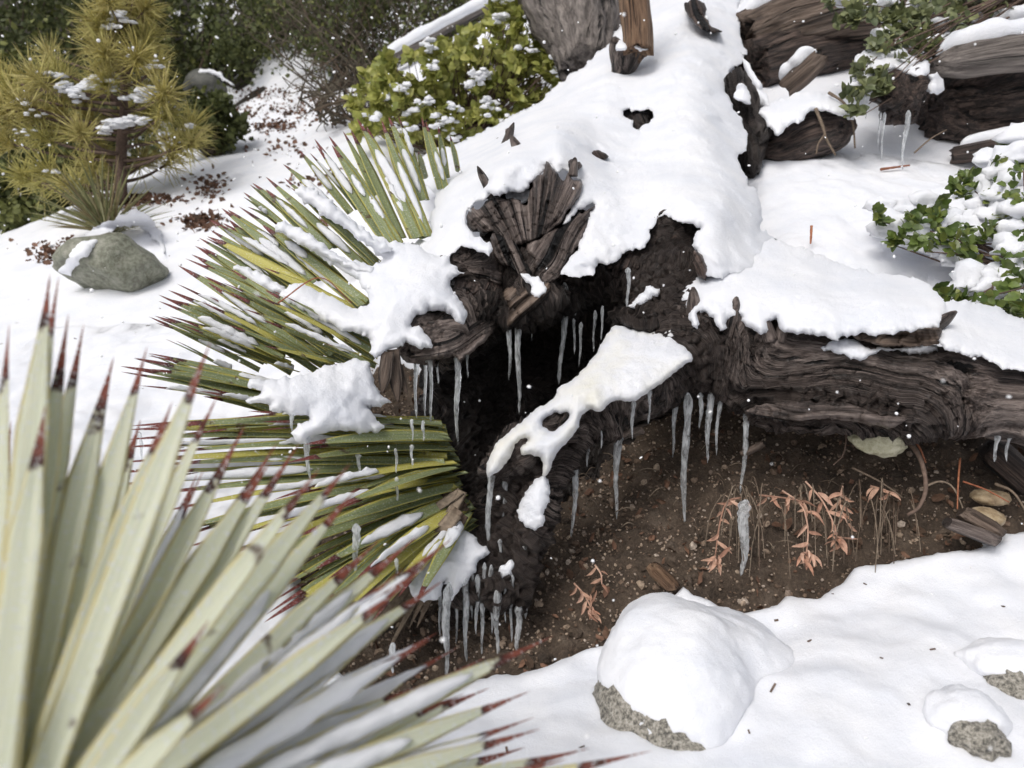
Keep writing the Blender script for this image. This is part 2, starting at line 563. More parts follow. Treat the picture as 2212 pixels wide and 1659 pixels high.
M_YUC = yucca_mat('green_yucca_leaf', (0.19, 0.24, 0.135), (0.34, 0.37, 0.15), (0.62, 0.56, 0.13), (0.22, 0.06, 0.05), 0.35)
M_YUCF = yucca_mat('pale_frosted_yucca_leaf', (0.74, 0.77, 0.62), (0.86, 0.86, 0.71), (0.86, 0.79, 0.46), (0.36, 0.11, 0.07), 0.85, 0.72, 0.42, 0.42)

# ------------------------------------------------------------------ terrain
SOIL_EDGE = [(940, 1490), (970, 1476), (1014, 1450), (1064, 1433), (1110, 1431), (1154, 1423), (1204, 1403), (1257, 1380), (1304, 1371),
             (1317, 1336), (1347, 1306), (1404, 1283), (1447, 1266), (1474, 1233), (1508, 1263), (1542, 1276), (1565, 1293), (1608, 1299),
             (1675, 1283), (1695, 1256), (1728, 1266), (1768, 1266), (1795, 1249), (1818, 1233), (1842, 1199), (1892, 1196), (1942, 1186),
             (2042, 1169), (2108, 1163), (2152, 1146), (2128, 1123), (2212, 1129), (2330, 1120), (2500, 1060),
             (2500, 850), (2100, 830), (1500, 800), (1300, 800), (1100, 800), (820, 740), (700, 880), (640, 1200), (660, 1350), (760, 1450), (880, 1500)]
tp_view = np.array([
    (1106, 1659, .97), (600, 1659, .93), (1500, 1659, .96), (1900, 1659, .95), (2212, 1659, .95), (2500, 1659, .95), (0, 1659, .95), (-500, 1659, .9),
    (1500, 1290, 1.36), (1250, 1400, 1.28), (1000, 1470, 1.25), (1700, 1290, 1.36), (1900, 1205, 1.42), (2212, 1125, 1.43), (2500, 1080, 1.45), (2000, 1400, 1.17), (1700, 1450, 1.15),
    (1600, 980, 1.60), (1300, 1010, 1.70), (1900, 1000, 1.54), (2250, 980, 1.50), (1100, 1200, 1.52), (1500, 1100, 1.52), (1900, 1080, 1.49), (1700, 1180, 1.44),
    (1900, 600, 1.93), (2212, 620, 1.82), (1700, 540, 2.02), (2500, 620, 1.85), (1900, 520, 2.07), (2212, 540, 2.0), (1720, 480, 2.15), (1900, 420, 2.30), (2212, 420, 2.25), (1700, 370, 2.45), (2100, 355, 2.6), (2400, 300, 2.7),
    (1800, 330, 2.62), (1950, 330, 2.62), (1800, 200, 3.0), (2000, 120, 3.4), (1750, 80, 3.7), (2300, 80, 3.6), (2700, 100, 3.5), (1900, 0, 4.3), (1600, -60, 5), (2400, -100, 5.0),
    (100, 750, 2.6), (0, 1000, 1.8), (250, 1150, 1.55), (100, 1400, 1.22), (-300, 1200, 1.5), (-400, 900, 2.1), (450, 800, 2.35), (700, 1000, 1.95), (700, 1350, 1.35),
    (20, 625, 3.2), (250, 600, 3.05), (350, 500, 3.5), (265, 430, 3.9), (500, 380, 4.1), (700, 350, 3.9), (600, 290, 4.9), (560, 240, 5.6), (640, 190, 6.8), (760, 200, 6.4), (500, 170, 7.6),
    (550, 560, 3.0), (750, 450, 3.0), (860, 400, 3.1), (950, 420, 2.9), (1000, 400, 3.3), (1100, 340, 3.6), (1200, 260, 3.9), (900, 370, 3.6), (1300, 200, 4.0), (1400, 300, 3.0), (1450, 700, 2.1), (1100, 900, 2.0),
    (-100, 560, 4.2), (-200, 500, 7), (20, 540, 6), (-500, 600, 5), (100, 470, 7.5),
])
P0 = W(tp_view[:, 0], tp_view[:, 1], tp_view[:, 2])
extra = np.array([(-2, -1, .05), (0, -1.5, 0), (2, -1, .15), (-3, -3, -.6), (3, -3, -.4), (-4, 1, .2), (-6, 3, .3), (4, 1.5, .7), (5, 4, 1.9), (6, 7, 3.6), (8, 3, 1.6),
                  (-6, 8, 2.0), (-3, 9, 3.4), (0, 9, 3.9), (3, 9, 4.4), (-8, 14, 6), (0, 15, 7.6), (8, 14, 8), (-9, 0, -.5), (9, -2, .6), (0, 6, 2.6), (2.2, 5.5, 2.45)])
tX = np.vstack([P0, extra])
HT = TPS(tX[:, :2], tX[:, 2], reg=1e-3)

def poly_sd(U, V, poly):
    """signed distance in view pixels, positive outside"""
    poly = np.asarray(poly, float)
    A, B = poly, np.roll(poly, -1, 0)
    Q = np.c_[np.ravel(U), np.ravel(V)]
    best = np.full(len(Q), 1e12)
    near = np.zeros_like(Q)
    ins = np.zeros(len(Q), bool)
    for a, b in zip(A, B):
        ab = b - a
        t = np.clip(((Q - a) @ ab) / max(ab @ ab, 1e-9), 0, 1)
        c = a + t[:, None] * ab
        dd = ((Q - c) ** 2).sum(1)
        k = dd < best
        best[k] = dd[k]
        near[k] = c[k]
        cond = ((a[1] > Q[:, 1]) != (b[1] > Q[:, 1]))
        with np.errstate(divide='ignore', invalid='ignore'):
            xi = (b[0] - a[0]) * (Q[:, 1] - a[1]) / (b[1] - a[1]) + a[0]
        ins ^= cond & (Q[:, 0] < xi)
    d = np.sqrt(best)
    return np.where(ins, -d, d).reshape(np.shape(U)), near

def terrain_grid(x0, x1, y0, y1, h):
    xs, ys = np.arange(x0, x1 + h * .5, h), np.arange(y0, y1 + h * .5, h)
    X, Y = np.meshgrid(xs, ys)
    Z = HT(np.stack([X, Y], -1))
    P = np.stack([X, Y, Z], -1)
    lum = fbm(P * np.array([1.6, 1.6, 1.6]), 3) * 0.020 + fbm(P * 7, 2) * 0.013
    if h < .02: lum = lum + noise(P * 38) * .0022 + noise(P * 17) * .004
    Z = Z + lum
    P[..., 2] = Z
    ny, nx = X.shape
    i = np.arange(ny - 1)[:, None] * nx + np.arange(nx - 1)[None]
    F = np.stack([i, i + 1, i + nx + 1, i + nx], -1).reshape(-1, 4)
    return P.reshape(-1, 3), F
NEAR = (-1.7, 1.9, 0.30, 2.70)
gv1, gf1 = terrain_grid(*NEAR, 0.0085)
gv2, gf2 = terrain_grid(-9, 9, -3, 15, 0.06)
inn = (gv2[:, 0] > NEAR[0] + .07) & (gv2[:, 0] < NEAR[1] - .07) & (gv2[:, 1] > NEAR[2] + .07) & (gv2[:, 1] < NEAR[3] - .07)
gf2 = gf2[~inn[gf2].any(1)]
ov = (gv2[:, 0] > NEAR[0]) & (gv2[:, 0] < NEAR[1]) & (gv2[:, 1] > NEAR[2]) & (gv2[:, 1] < NEAR[3])
gv2[ov, 2] -= 0.006
GV = np.vstack([gv1, gv2])
GF = np.vstack([gf1, gf2 + len(gv1)])
gu, gvv, gd = proj(GV)
sdist, _ = poly_sd(gu, gvv, SOIL_EDGE)
sdist = sdist + noise(GV * 60) * 4 + noise(GV * 22) * 5
sdist[(gd < 0.3)] = 500
near_soil = (GV[:, 1] > 0.9) & (GV[:, 1] < 2.3)
sdist = np.where(near_soil, sdist, 500)
# far snow gives way to dark litter under the brush
fard = 7.6 + 1.5 * noise(GV * 0.9) + 1.6 * noise(GV * 3.1) + .8 * noise(GV * 9) - gd
thick = np.where(sdist > 0, 0.045 * np.sqrt(np.clip(1 - (1 - np.clip(sdist / 38, 0, 1)) ** 2, 0, 1)), np.clip(sdist, -12, 0) * 0.002)
thick = np.where(fard < 0, np.clip(fard * 0.1, -0.03, 0), thick)
soilz = GV[:, 2] - 0.045 - np.where(sdist < 20, 0.014 * ridge(GV * 12) - 0.012 * noise(GV * 36) - 0.008 * noise(GV * 58), 0)
SNV = GV.copy()
SNV[:, 2] = GV[:, 2] - 0.045 + thick
keep = ((sdist[GF] > -14).any(1)) & ((fard[GF] > -0.5).any(1))
used = np.unique(GF[keep])
rem = np.full(len(GV), -1)
rem[used] = np.arange(len(used))
o = mk('snow', SNV[used], rem[GF[keep]], M_SNOW, loc=(0, 0, 0))
tag(o, 'smooth white snow lying over the sloping ground', kind='structure')
SOV = GV.copy()
SOV[:, 2] = soilz
m_near = (sdist[GF] < 30).any(1) & near_soil[GF].all(1)
used = np.unique(GF[m_near])
rem2 = np.full(len(GV), -1); rem2[used] = np.arange(len(used))
o = mk('soil', SOV[used], rem2[GF[m_near]], M_SOIL, loc=(0, 0, 0))
tag(o, 'damp brown gravelly soil bank under the fallen limb', kind='structure')
far = ~m_near
LGV = GV.copy(); LGV[:, 2] -= 0.055
used = np.unique(GF[far])
rem3 = np.full(len(GV), -1); rem3[used] = np.arange(len(used))
o = mk('ground', LGV[used], rem3[GF[far]], M_LITTERGROUND, loc=(0, 0, 0))
tag(o, 'dark leaf littered hillside beneath snow and brush', kind='structure')
BVH_GROUND = BVHTree.FromPolygons([tuple(p) for p in SNV], [tuple(f) for f in GF.tolist()])
BVH_SOIL = BVHTree.FromPolygons([tuple(p) for p in SOV], [tuple(f) for f in GF[(sdist[GF] < 60).any(1)].tolist()])

def ray_depth(bvhs, u, v, default=np.nan):
    P1 = W(u, v, 1.0)
    out = np.full(np.shape(u), np.nan).ravel()
    D = (P1 - CAM).reshape(-1, 3)
    c = Vector(CAM)
    for i, q in enumerate(D):
        L = np.linalg.norm(q)
        best = None
        for b in bvhs:
            hit = b.ray_cast(c, Vector(q))
            if hit[0] is not None and (best is None or hit[3] < best): best = hit[3]
        if best is not None: out[i] = best / L
    return out.reshape(np.shape(u))

def ground_at(u, v, bvh=None):
    d = float(ray_depth([bvh or BVH_GROUND], np.array([float(u)]), np.array([float(v)]))[0])
    return W(u, v, d), d

# ------------------------------------------------------------------ the fallen tree
def vx(pts):
    pts = np.asarray(pts, float)
    return np.c_[W(pts[:, 0], pts[:, 1], pts[:, 2]), pts[:, 3]]

class Field:
    def __init__(s, lo, hi, h):
        s.lo, s.h = np.asarray(lo, float), h
        s.n = np.ceil((np.asarray(hi) - s.lo) / h).astype(int)
        s.f = np.full(s.n, 0.4, np.float32)
    def capsule(s, a, b, ra, rb, k=0.03, sub=False):
        r = max(ra, rb) + k * 1.5 + 0.03
        lo = np.maximum(((np.minimum(a, b) - r - s.lo) / s.h).astype(int), 0)
        hi = np.minimum(((np.maximum(a, b) + r - s.lo) / s.h).astype(int) + 2, s.n)
        if (hi <= lo).any(): return
        ax = [np.arange(lo[i], hi[i], dtype=np.float32) * s.h + s.lo[i] for i in range(3)]
        X, Y, Z = ax[0][:, None, None] - a[0], ax[1][None, :, None] - a[1], ax[2][None, None, :] - a[2]
        ab = (b - a).astype(np.float32)
        t = np.clip((X * ab[0] + Y * ab[1] + Z * ab[2]) / max(ab @ ab, 1e-9), 0, 1)
        d = np.sqrt((X - t * ab[0]) ** 2 + (Y - t * ab[1]) ** 2 + (Z - t * ab[2]) ** 2) - (ra + (rb - ra) * t)
        sl = tuple(slice(lo[i], hi[i]) for i in range(3))
        F = s.f[sl]
        h = np.clip(0.5 + 0.5 * (F - d) / k, 0, 1)
        s.f[sl] = F + (d - F) * h - k * h * (1 - h)
    def nets(s):
        f = s.f
        ins = f < 0
        c = np.zeros(s.n - 1, np.int8)
        for dx in (0, 1):
            for dy in (0, 1):
                for dz in (0, 1):
                    c += ins[dx:s.n[0] - 1 + dx, dy:s.n[1] - 1 + dy, dz:s.n[2] - 1 + dz]
        act = np.argwhere((c > 0) & (c < 8))
        idx = np.full(s.n - 1, -1, np.int64)
        idx[tuple(act.T)] = np.arange(len(act))
        acc = np.zeros((len(act), 3)); cnt = np.zeros(len(act))
        cor = [(i, j, k) for i in (0, 1) for j in (0, 1) for k in (0, 1)]
        val = {q: f[act[:, 0] + q[0], act[:, 1] + q[1], act[:, 2] + q[2]].astype(float) for q in cor}
        for q in cor:
            for ax in range(3):
                if q[ax]: continue
                r = list(q); r[ax] = 1; r = tuple(r)
                a, b = val[q], val[r]
                cr = (a < 0) != (b < 0)
                t = np.where(cr, a / np.where(cr, a - b, 1), 0)
                pt = np.tile(np.array(q, float), (len(act), 1))
                pt[:, ax] += t
                acc[cr] += pt[cr]; cnt[cr] += 1
        V = (act + acc / cnt[:, None]) * s.h + s.lo
        Q = []
        for ax in range(3):
            sl0 = [slice(None)] * 3; sl1 = [slice(None)] * 3
            sl0[ax] = slice(0, -1); sl1[ax] = slice(1, None)
            e = np.argwhere(ins[tuple(sl0)] != ins[tuple(sl1)])
            o1, o2 = [(1, 2), (2, 0), (0, 1)][ax]
            ok = (e[:, o1] > 0) & (e[:, o2] > 0) & (e[:, o1] < s.n[o1] - 1) & (e[:, o2] < s.n[o2] - 1) & (e[:, ax] < s.n[ax] - 1)
            e = e[ok]
            def at(d1, d2):
                g = e.copy(); g[:, o1] += d1; g[:, o2] += d2
                return idx[tuple(g.T)]
            q = np.stack([at(-1, -1), at(0, -1), at(0, 0), at(-1, 0)], -1)
            flip = ~ins[tuple(e.T)]
            q[flip] = q[flip][:, ::-1]
            Q.append(q[(q >= 0).all(1)])
        return V, np.vstack(Q)

def normals(V, F):
    n = np.cross(V[F[:, 2]] - V[F[:, 0]], V[F[:, -1]] - V[F[:, 1]] if F.shape[1] == 4 else V[F[:, 1]] - V[F[:, 0]])
    out = np.zeros_like(V)
    for k in range(F.shape[1]):
        np.add.at(out, F[:, k], n)
    return nrm(out)

# chains of (u, v, depth, radius)
CH = [
    [(1430, 610, 1.92, .17), (1440, 500, 2.14, .13), (1455, 350, 2.50, .11), (1480, 200, 2.95, .11)],                       # trunk
    [(1430, 640, 1.82, .16), (1300, 620, 1.90, .17), (1150, 600, 1.86, .15), (1090, 620, 1.80, .12)],                       # crown across
    [(1150, 560, 1.86, .13), (1130, 470, 1.88, .09), (1110, 410, 1.92, .06)],                                               # upper block core
    [(1080, 640, 1.74, .08), (1000, 690, 1.60, .06), (950, 730, 1.52, .045), (905, 745, 1.49, .032)],                       # left lip
    [(1060, 600, 1.72, .07), (1010, 580, 1.66, .05), (980, 570, 1.64, .03)],
    [(1150, 600, 1.68, .06), (1160, 650, 1.61, .045), (1115, 690, 1.57, .028)],                                             # nose with icicles
    [(1400, 590, 1.76, .11), (1440, 520, 1.74, .08), (1470, 500, 1.75, .06)],                                               # right block
    [(1240, 610, 1.72, .07), (1225, 650, 1.66, .035)],
    [(1330, 600, 1.72, .07), (1400, 600, 1.66, .05), (1460, 620, 1.62, .05)],
    [(1420, 690, 1.66, .05), (1380, 690, 1.62, .035), (1340, 690, 1.63, .02)],                                              # dish ledge
    [(1470, 640, 1.70, .12), (1500, 735, 1.60, .108), (1600, 782, 1.55, .090), (1760, 806, 1.50, .083), (1950, 838, 1.44, .080), (2250, 868, 1.37, .077), (2500, 890, 1.33, .077)],  # limb
    [(1640, 890, 1.50, .03), (1800, 895, 1.46, .035), (1950, 905, 1.42, .04)],                                              # split lower bark of the limb
    [(1480, 780, 1.56, .075), (1390, 836, 1.50, .046), (1300, 880, 1.46, .037), (1220, 918, 1.43, .034), (1130, 970, 1.40, .027), (1070, 1012, 1.38, .020)],  # root arm
    [(1240, 920, 1.43, .03), (1195, 1000, 1.41, .022), (1170, 1080, 1.39, .024), (1150, 1150, 1.38, .018), (1130, 1210, 1.37, .011), (1120, 1330, 1.35, .009)],
    [(1130, 980, 1.42, .025), (1100, 1040, 1.42, .02), (1080, 1200, 1.40, .016), (1075, 1300, 1.38, .01)],
    [(1250, 800, 2.05, .20), (1130, 800, 1.98, .16), (1050, 850, 1.86, .13), (1020, 960, 1.74, .10), (1020, 1060, 1.64, .075), (1030, 1160, 1.56, .055), (1010, 1260, 1.48, .04), (990, 1340, 1.43, .022)],  # cavity wall, left root
    [(1300, 850, 2.02, .16), (1200, 960, 1.90, .10), (1130, 1060, 1.70, .06), (1105, 1180, 1.56, .04), (1090, 1280, 1.48, .02)],
    [(1400, 850, 1.95, .12), (1300, 980, 1.86, .06), (1220, 1060, 1.74, .04)],
    [(1030, 720, 1.72, .07), (990, 800, 1.72, .07), (980, 900, 1.68, .07), (985, 1000, 1.62, .05)],
    [(1050, 1190, 1.46, .04), (1030, 1235, 1.40, .032), (1000, 1272, 1.35, .022), (962, 1292, 1.31, .014)],
    [(1110, 1190, 1.42, .026), (1095, 1260, 1.37, .018), (1074, 1298, 1.335, .010)],
    [(1040, 1200, 1.44, .03), (1052, 1240, 1.37, .016), (1060, 1262, 1.345, .008)],
    [(1580, 170, 2.62, .045), (1600, 230, 2.55, .05), (1615, 300, 2.5, .05), (1620, 350, 2.45, .04)],                       # side knob by the trunk
]
CHW = [vx(c) for c in CH]
FD = Field((-0.42, 1.05, 0.22), (1.32, 2.75, 1.75), 0.0085)
for c in CHW:
    for a, b in zip(c[:-1], c[1:]):
        FD.capsule(a[:3], b[:3], a[3], b[3], k=0.035)
wv, wf = FD.nets()
del FD

def grain_coords(V):
    """coordinates along and across the nearest chains, blended"""
    best = np.zeros((len(V), 3)); ws = np.zeros(len(V)); dmin = np.full(len(V), 9.0)
    axis = np.zeros((len(V), 3))
    for ci, c in enumerate(CHW):
        T, Nn, B = frames(c[:, :3])
        s0 = 0.0
        for i in range(len(c) - 1):
            a, b = c[i, :3], c[i + 1, :3]
            ab = b - a; L = np.linalg.norm(ab)
            t = np.clip((V - a) @ ab / (L * L), 0, 1)
            q = V - (a + t[:, None] * ab)
            dist = np.linalg.norm(q, axis=1)
            sd_ = dist - (c[i, 3] + (c[i + 1, 3] - c[i, 3]) * t)
            w = np.exp(-np.clip(sd_, -0.05, 1) / 0.02)
            nn = nrm(Nn[i] * (1 - t[:, None]) + Nn[i + 1] * t[:, None])
            bb = nrm(B[i] * (1 - t[:, None]) + B[i + 1] * t[:, None])
            g = np.stack([(q * nn).sum(1) + ci * 1.7, (q * bb).sum(1) + ci * 0.9, s0 + t * L + ci * 2.3], -1)
            best += g * w[:, None]; ws += w
            axis += w[:, None] * ab / L
            s0 += L
    return best / ws[:, None]
nv = normals(wv, wf)
G = grain_coords(wv)
dsp = (fbm(wv * 9, 3) * 0.016
       + ridge(G * np.array([30, 30, 1.8])) * 0.009
       + ridge(G * np.array([75, 75, 3])) * 0.004
       + np.floor(3 * noise(G * np.array([20, 20, 2]))) * 0.004
       - np.clip(ridge(G * np.array([15, 15, 1.5]) + 5) - 0.80, 0, 1) * 0.09)
lim = np.array(grain_coords(wv)[:, 0])
wv = wv + nv * dsp[:, None]
# charring fills the hollow at the root end and the root undersides beside it
cu, cv, cdp = proj(wv)
cen, cen2, cen3 = W(1180, 860, 1.70), W(1600, 260, 2.5), W(1110, 1100, 1.5)
char = np.maximum.reduce([np.clip(1.5 - np.linalg.norm(wv - c_, axis=1) / r_, 0, 1) for c_, r_ in ((cen, .22), (cen2, .22))])
tree = empty('fallen_tree', W(1300, 1000, 1.75), 'charred fallen tree with hollow root end and long grey brown limb', 'tree')
mk('root_crown', wv, wf, M_WOOD, tree, attrs={'grain': G, 'char': char})
BVH_WOOD = BVHTree.FromPolygons([tuple(p) for p in wv], [tuple(f) for f in wf.tolist()])
# trunk going up the slope
tc = smooth_chain(vx([(1470, 260, 2.80, .11), (1490, 170, 3.15, .12), (1502, 80, 3.6, .13), (1512, -40, 4.3, .14), (1520, -130, 5.2, .14)]), 40)

def bark_tube(name, chain, mtl, parent=None, sides=48, amp=0.012, gs=1.0, jag=0.03, seed=0):
    """tapering log with lengthwise grooves and a torn end; chain rows x,y,z,r"""
    P, R = chain[:, :3], chain[:, 3]
    T, Nn, B = frames(P)
    n = len(P)
    a = np.arange(sides) / sides * 2 * math.pi
    s = np.r_[0, np.cumsum(np.linalg.norm(np.diff(P, axis=0), axis=1))]
    dirs = np.cos(a)[None, :, None] * Nn[:, None] + np.sin(a)[None, :, None] * B[:, None]
    gx = np.cos(a)[None] * R[:, None] + 0 * s[:, None]
    gy = np.sin(a)[None] * R[:, None]
    Gc = np.stack([gx, gy, np.broadcast_to(s[:, None], gx.shape)], -1) + seed * 3.1
    rr = R[:, None] * (1 + 0.18 * noise(Gc * np.array([5, 5, 3]))) + amp * ridge(Gc * np.array([22, 22, 2.5])) + amp * 0.5 * ridge(Gc * np.array([60, 60, 6]))
    V = P[:, None] + rr[..., None] * dirs
    V[0] += T[0] * (noise(Gc[0] * 30)[:, None] * jag)
    V[-1] += T[-1] * (noise(Gc[-1] * 30)[:, None] * jag)
    i = np.arange(n - 1)[:, None] * sides
    j = np.arange(sides)[None]; jn = (j + 1) % sides
    Q = np.stack([i + j, i + jn, i + sides + jn, i + sides + j], -1).reshape(-1, 4)
    Vv = V.reshape(-1, 3); Gg = Gc.reshape(-1, 3)
    # end caps with a few rings
    Ts, base = [], n * sides
    add, addg = [], []
    for e, row in ((0, 0), (1, n - 1)):
        prev = row * sides + np.arange(sides)
        for sc_ in (0.6, 0.25):
            ring = P[row] + (V[row] - P[row]) * sc_ + T[row] * (noise(Gc[row] * 40 + sc_ * 9)[:, None] * jag * .7) * (1 if e else -1)
            cur = base + len(np.concatenate(add)) + np.arange(sides) if add else base + np.arange(sides)
            add.append(ring); addg.append(Gc[row] * sc_)
            q = np.stack([prev, np.roll(prev, -1), np.roll(cur, -1), cur], -1)
            Q = np.vstack([Q, q[:, ::-1] if e == 0 else q])
            prev = cur
        add.append(P[row][None]); addg.append(Gc[row].mean(0)[None])
        ci = base + len(np.concatenate(add)) - 1
        t3 = np.stack([prev, np.roll(prev, -1), np.full(sides, ci)], -1)
        Ts.append(t3[:, ::-1] if e == 0 else t3)
    Vv = np.vstack([Vv] + add); Gg = np.vstack([Gg] + addg)
    o = mk(name, Vv, [Q, np.vstack(Ts)], mtl, parent, attrs={'grain': Gg, 'char': np.zeros(len(Vv))})
    return o, Vv, [Q, np.vstack(Ts)]

bark_tube('trunk', tc, M_WOOD, tree)

# ------------------------------------------------------------------ pillow patches (snow slabs, torn wood plates)
def densify(poly, step=3.0):
    poly = np.asarray(poly, float)
    n = len(poly)
    out = []
    for i in range(n):
        a, b, c, d = poly[i - 1], poly[i], poly[(i + 1) % n], poly[(i + 2) % n]
        k = max(2, int(np.linalg.norm(c - b) / step))
        for t in np.arange(k) / k:
            out.append(0.5 * (2 * b + (c - a) * t + (2 * a - 5 * b + 4 * c - d) * t * t + (3 * b - a - 3 * c + d) * t ** 3))
    return np.array(out)

def pillow(name, outline, mtl, T, R=28, dpts=None, bvhs=None, step=4, back=0.04, lump=0.006, jag=3.3, off=0.004, seed=0,
           parent=None, fan=None, gdir=None, char=0.0, sm=30, sharp=False, fillmax=None, holes=(), grit=1.0, fade=(), bulge=None):
    """solid slab whose rim follows an outline; dpts gives its depth, or bvhs the surface it lies on"""
    pl = densify(outline) if not sharp else np.asarray(outline, float)
    nn = noise(np.c_[pl / 14.0, np.full(len(pl), seed + .5)]) * jag * 2 + noise(np.c_[pl / 5.0, np.full(len(pl), seed + 7.5)]) * jag
    nn2 = noise(np.c_[pl / 14.0, np.full(len(pl), seed + 31.5)]) * jag * 2 + noise(np.c_[pl / 4.5, np.full(len(pl), seed + 57.5)]) * jag * 1.3
    pl = pl + np.c_[nn, nn2]
    lo, hi = pl.min(0) - step, pl.max(0) + step
    us, vs_ = np.arange(lo[0], hi[0] + step, step), np.arange(lo[1], hi[1] + step, step)
    U, Vv = np.meshgrid(us, vs_)
    sd_, near = poly_sd(U, Vv, pl)
    e = -sd_
    near = near.reshape(U.shape + (2,))
    for hpoly in holes:
        hp = densify(hpoly)
        hp = hp + np.c_[noise(np.c_[hp / 9.0, np.full(len(hp), seed + 3.5)]), noise(np.c_[hp / 9.0, np.full(len(hp), seed + 13.5)])] * jag * 2.2
        hd, hn = poly_sd(U, Vv, hp)
        k = hd < e
        e = np.minimum(e, hd)
        near[k] = hn.reshape(U.shape + (2,))[k]
    ins = e > 0
    cell = ins[:-1, :-1] | ins[1:, :-1] | ins[:-1, 1:] | ins[1:, 1:]
    useg = np.zeros(U.shape, bool)
    for dy in (0, 1):
        for dx in (0, 1):
            useg[dy:U.shape[0] - 1 + dy, dx:U.shape[1] - 1 + dx] |= cell
    snap = useg & ~ins
    Uu, Vw = U.copy(), Vv.copy()
    Uu[snap], Vw[snap] = near[snap][:, 0], near[snap][:, 1]
    if dpts is not None:
        dp = np.asarray(dpts, float)
        if len(dp) <= 3: dp = np.vstack([dp, dp + np.array([0, 45, 0]), dp - np.array([0, 45, 0]), dp + np.array([45, 0, 0]), dp - np.array([45, 0, 0])])
        D = TPS(dp[:, :2], dp[:, 2], reg=1e-3)(np.stack([Uu, Vw], -1))
    else:
        D = np.full(U.shape, np.nan)
        D[useg] = ray_depth(bvhs, Uu[useg], Vw[useg])
        if fillmax: D[D > fillmax] = np.nan
        bad = np.isnan(D)
        med = np.nanmedian(D[useg])
        D2 = np.where(bad, med, D)
        raw = D.copy()
        hold = useg & ~bad
        for it in range(160):
            A = np.pad(D2, 1, mode='edge')
            av = (A[:-2, 1:-1] + A[2:, 1:-1] + A[1:-1, :-2] + A[1:-1, 2:]) / 4
            D2 = np.where(hold, D2, av)
        for it in range(sm):
            A = np.pad(D2, 1, mode='edge')
            D2 = (A[:-2, 1:-1] + A[2:, 1:-1] + A[1:-1, :-2] + A[1:-1, 2:]) / 4
        D = np.where(np.isnan(raw), D2, np.minimum(D2, raw + 0.01))
        for it in range(3):
            A = np.pad(D, 1, mode='edge')
            D = (A[:-2, 1:-1] + A[2:, 1:-1] + A[1:-1, :-2] + A[1:-1, 2:]) / 4
    if bulge is not None:
        bu_, bv_, su_, sv_, bh_ = bulge
        D = D - bh_ * np.exp(-((Uu - bu_) / su_) ** 2 - ((Vw - bv_) / sv_) ** 2)
    ee = np.where(ins, e, 0)
    snowy = fan is None and gdir is None
    Rn = R * (0.5 if snowy else 1.0)
    prof = np.sqrt(np.clip(1 - (1 - np.clip(ee / Rn, 0, 1)) ** 2, 0, 1))
    if snowy: prof = prof * (0.38 + 0.62 * np.clip(ee / (R * 1.8), 0, 1) ** .7)
    for fu, fv, fr in fade:
        x_ = np.clip(np.hypot(Uu - fu, Vw - fv) / fr, 0, 1)
        prof = prof * (x_ * x_ * (3 - 2 * x_))
    wp = W(Uu, Vw, D)
    lumps = fbm(wp * 6.5 + seed, 2) * lump * 1.1 + (fbm(wp * 22 + seed, 2) * lump * 0.42 * np.clip(.6 + 1.2 * noise(wp * 4 + seed + 9), 0, 1.4)) + (noise(wp * np.array([48, 48, 34]) + seed) * .0042 + noise(wp * 95 + seed) * .0022) * np.clip(.7 + noise(wp * 5 + seed + 30), .2, 1.5)
    if snowy:
        lumps = lumps + (noise(wp * 70 + seed) * .0030 + noise(wp * 135 + seed) * .0022) * grit * .6 * (1 + 1.0 * (ee < 14))
    front = D - off - T * prof + lumps * prof
    Gc = None
    if fan is not None or gdir is not None:
        mpp = np.nanmedian(D[useg]) / FPX
        if fan is not None:
            dx, dy = Uu - fan[0], Vw - fan[1]
            r = np.hypot(dx, dy); th = np.arctan2(dy, dx)
            al, ac = r * mpp, th * fan[2] * mpp
        else:
            g = nrm(np.array(gdir, float))
            al = (Uu * g[0] + Vw * g[1]) * mpp
            ac = (-Uu * g[1] + Vw * g[0]) * mpp
            ac = ac + 0.02 * noise(np.stack([al * 8, ac * 8, 0 * al + seed], -1))
        Gc = np.stack([ac, 0 * ac + seed * 0.37, al], -1)
        rel = (ridge(Gc * np.array([35, 1, 3]) + seed) * 0.005 + ridge(Gc * np.array([110, 1, 7]) + seed) * 0.0055
               - np.clip(ridge(Gc * np.array([24, 1, 2.5]) + 3 + seed) - 0.84, 0, 1) * 0.10
               - np.clip(ridge(Gc * np.array([9, 1, 26]) + 8 + seed) - 0.88, 0, 1) * 0.07
               + np.floor(4 * noise(Gc * np.array([14, 1, 12]) + seed)) * 0.006)
        front = front - rel * np.clip(ee / 8, 0, 1)
    bk = D + back * prof
    ids_f = np.full(U.shape, -1); ids_f[useg] = np.arange(useg.sum())
    nf = useg.sum()
    interior = ins
    ids_b = ids_f.copy()
    ids_b[interior] = nf + np.arange(interior.sum())
    VF = W(Uu[useg], Vw[useg], front[useg])
    VB = W(Uu[interior], Vw[interior], bk[interior])
    cy, cx = np.nonzero(cell)
    def quads(ids): return np.stack([ids[cy, cx], ids[cy + 1, cx], ids[cy + 1, cx + 1], ids[cy, cx + 1]], -1)
    F = np.vstack([quads(ids_f), quads(ids_b)[:, ::-1]])
    # cells whose four corners are all rim vertices would double up: drop their back copy
    same = (F[len(cy):].max(1) < nf)
    F = np.vstack([F[:len(cy)], F[len(cy):][~same]])
    V = np.vstack([VF, VB])
    att = None
    if Gc is not None:
        att = {'grain': np.vstack([Gc[useg], Gc[interior]]), 'char': np.full(len(V), char)}
    o = mk(name, V, F, mtl, parent, attrs=att)
    return o, BVHTree.FromPolygons([tuple(p) for p in V], [tuple(f) for f in F.tolist()])

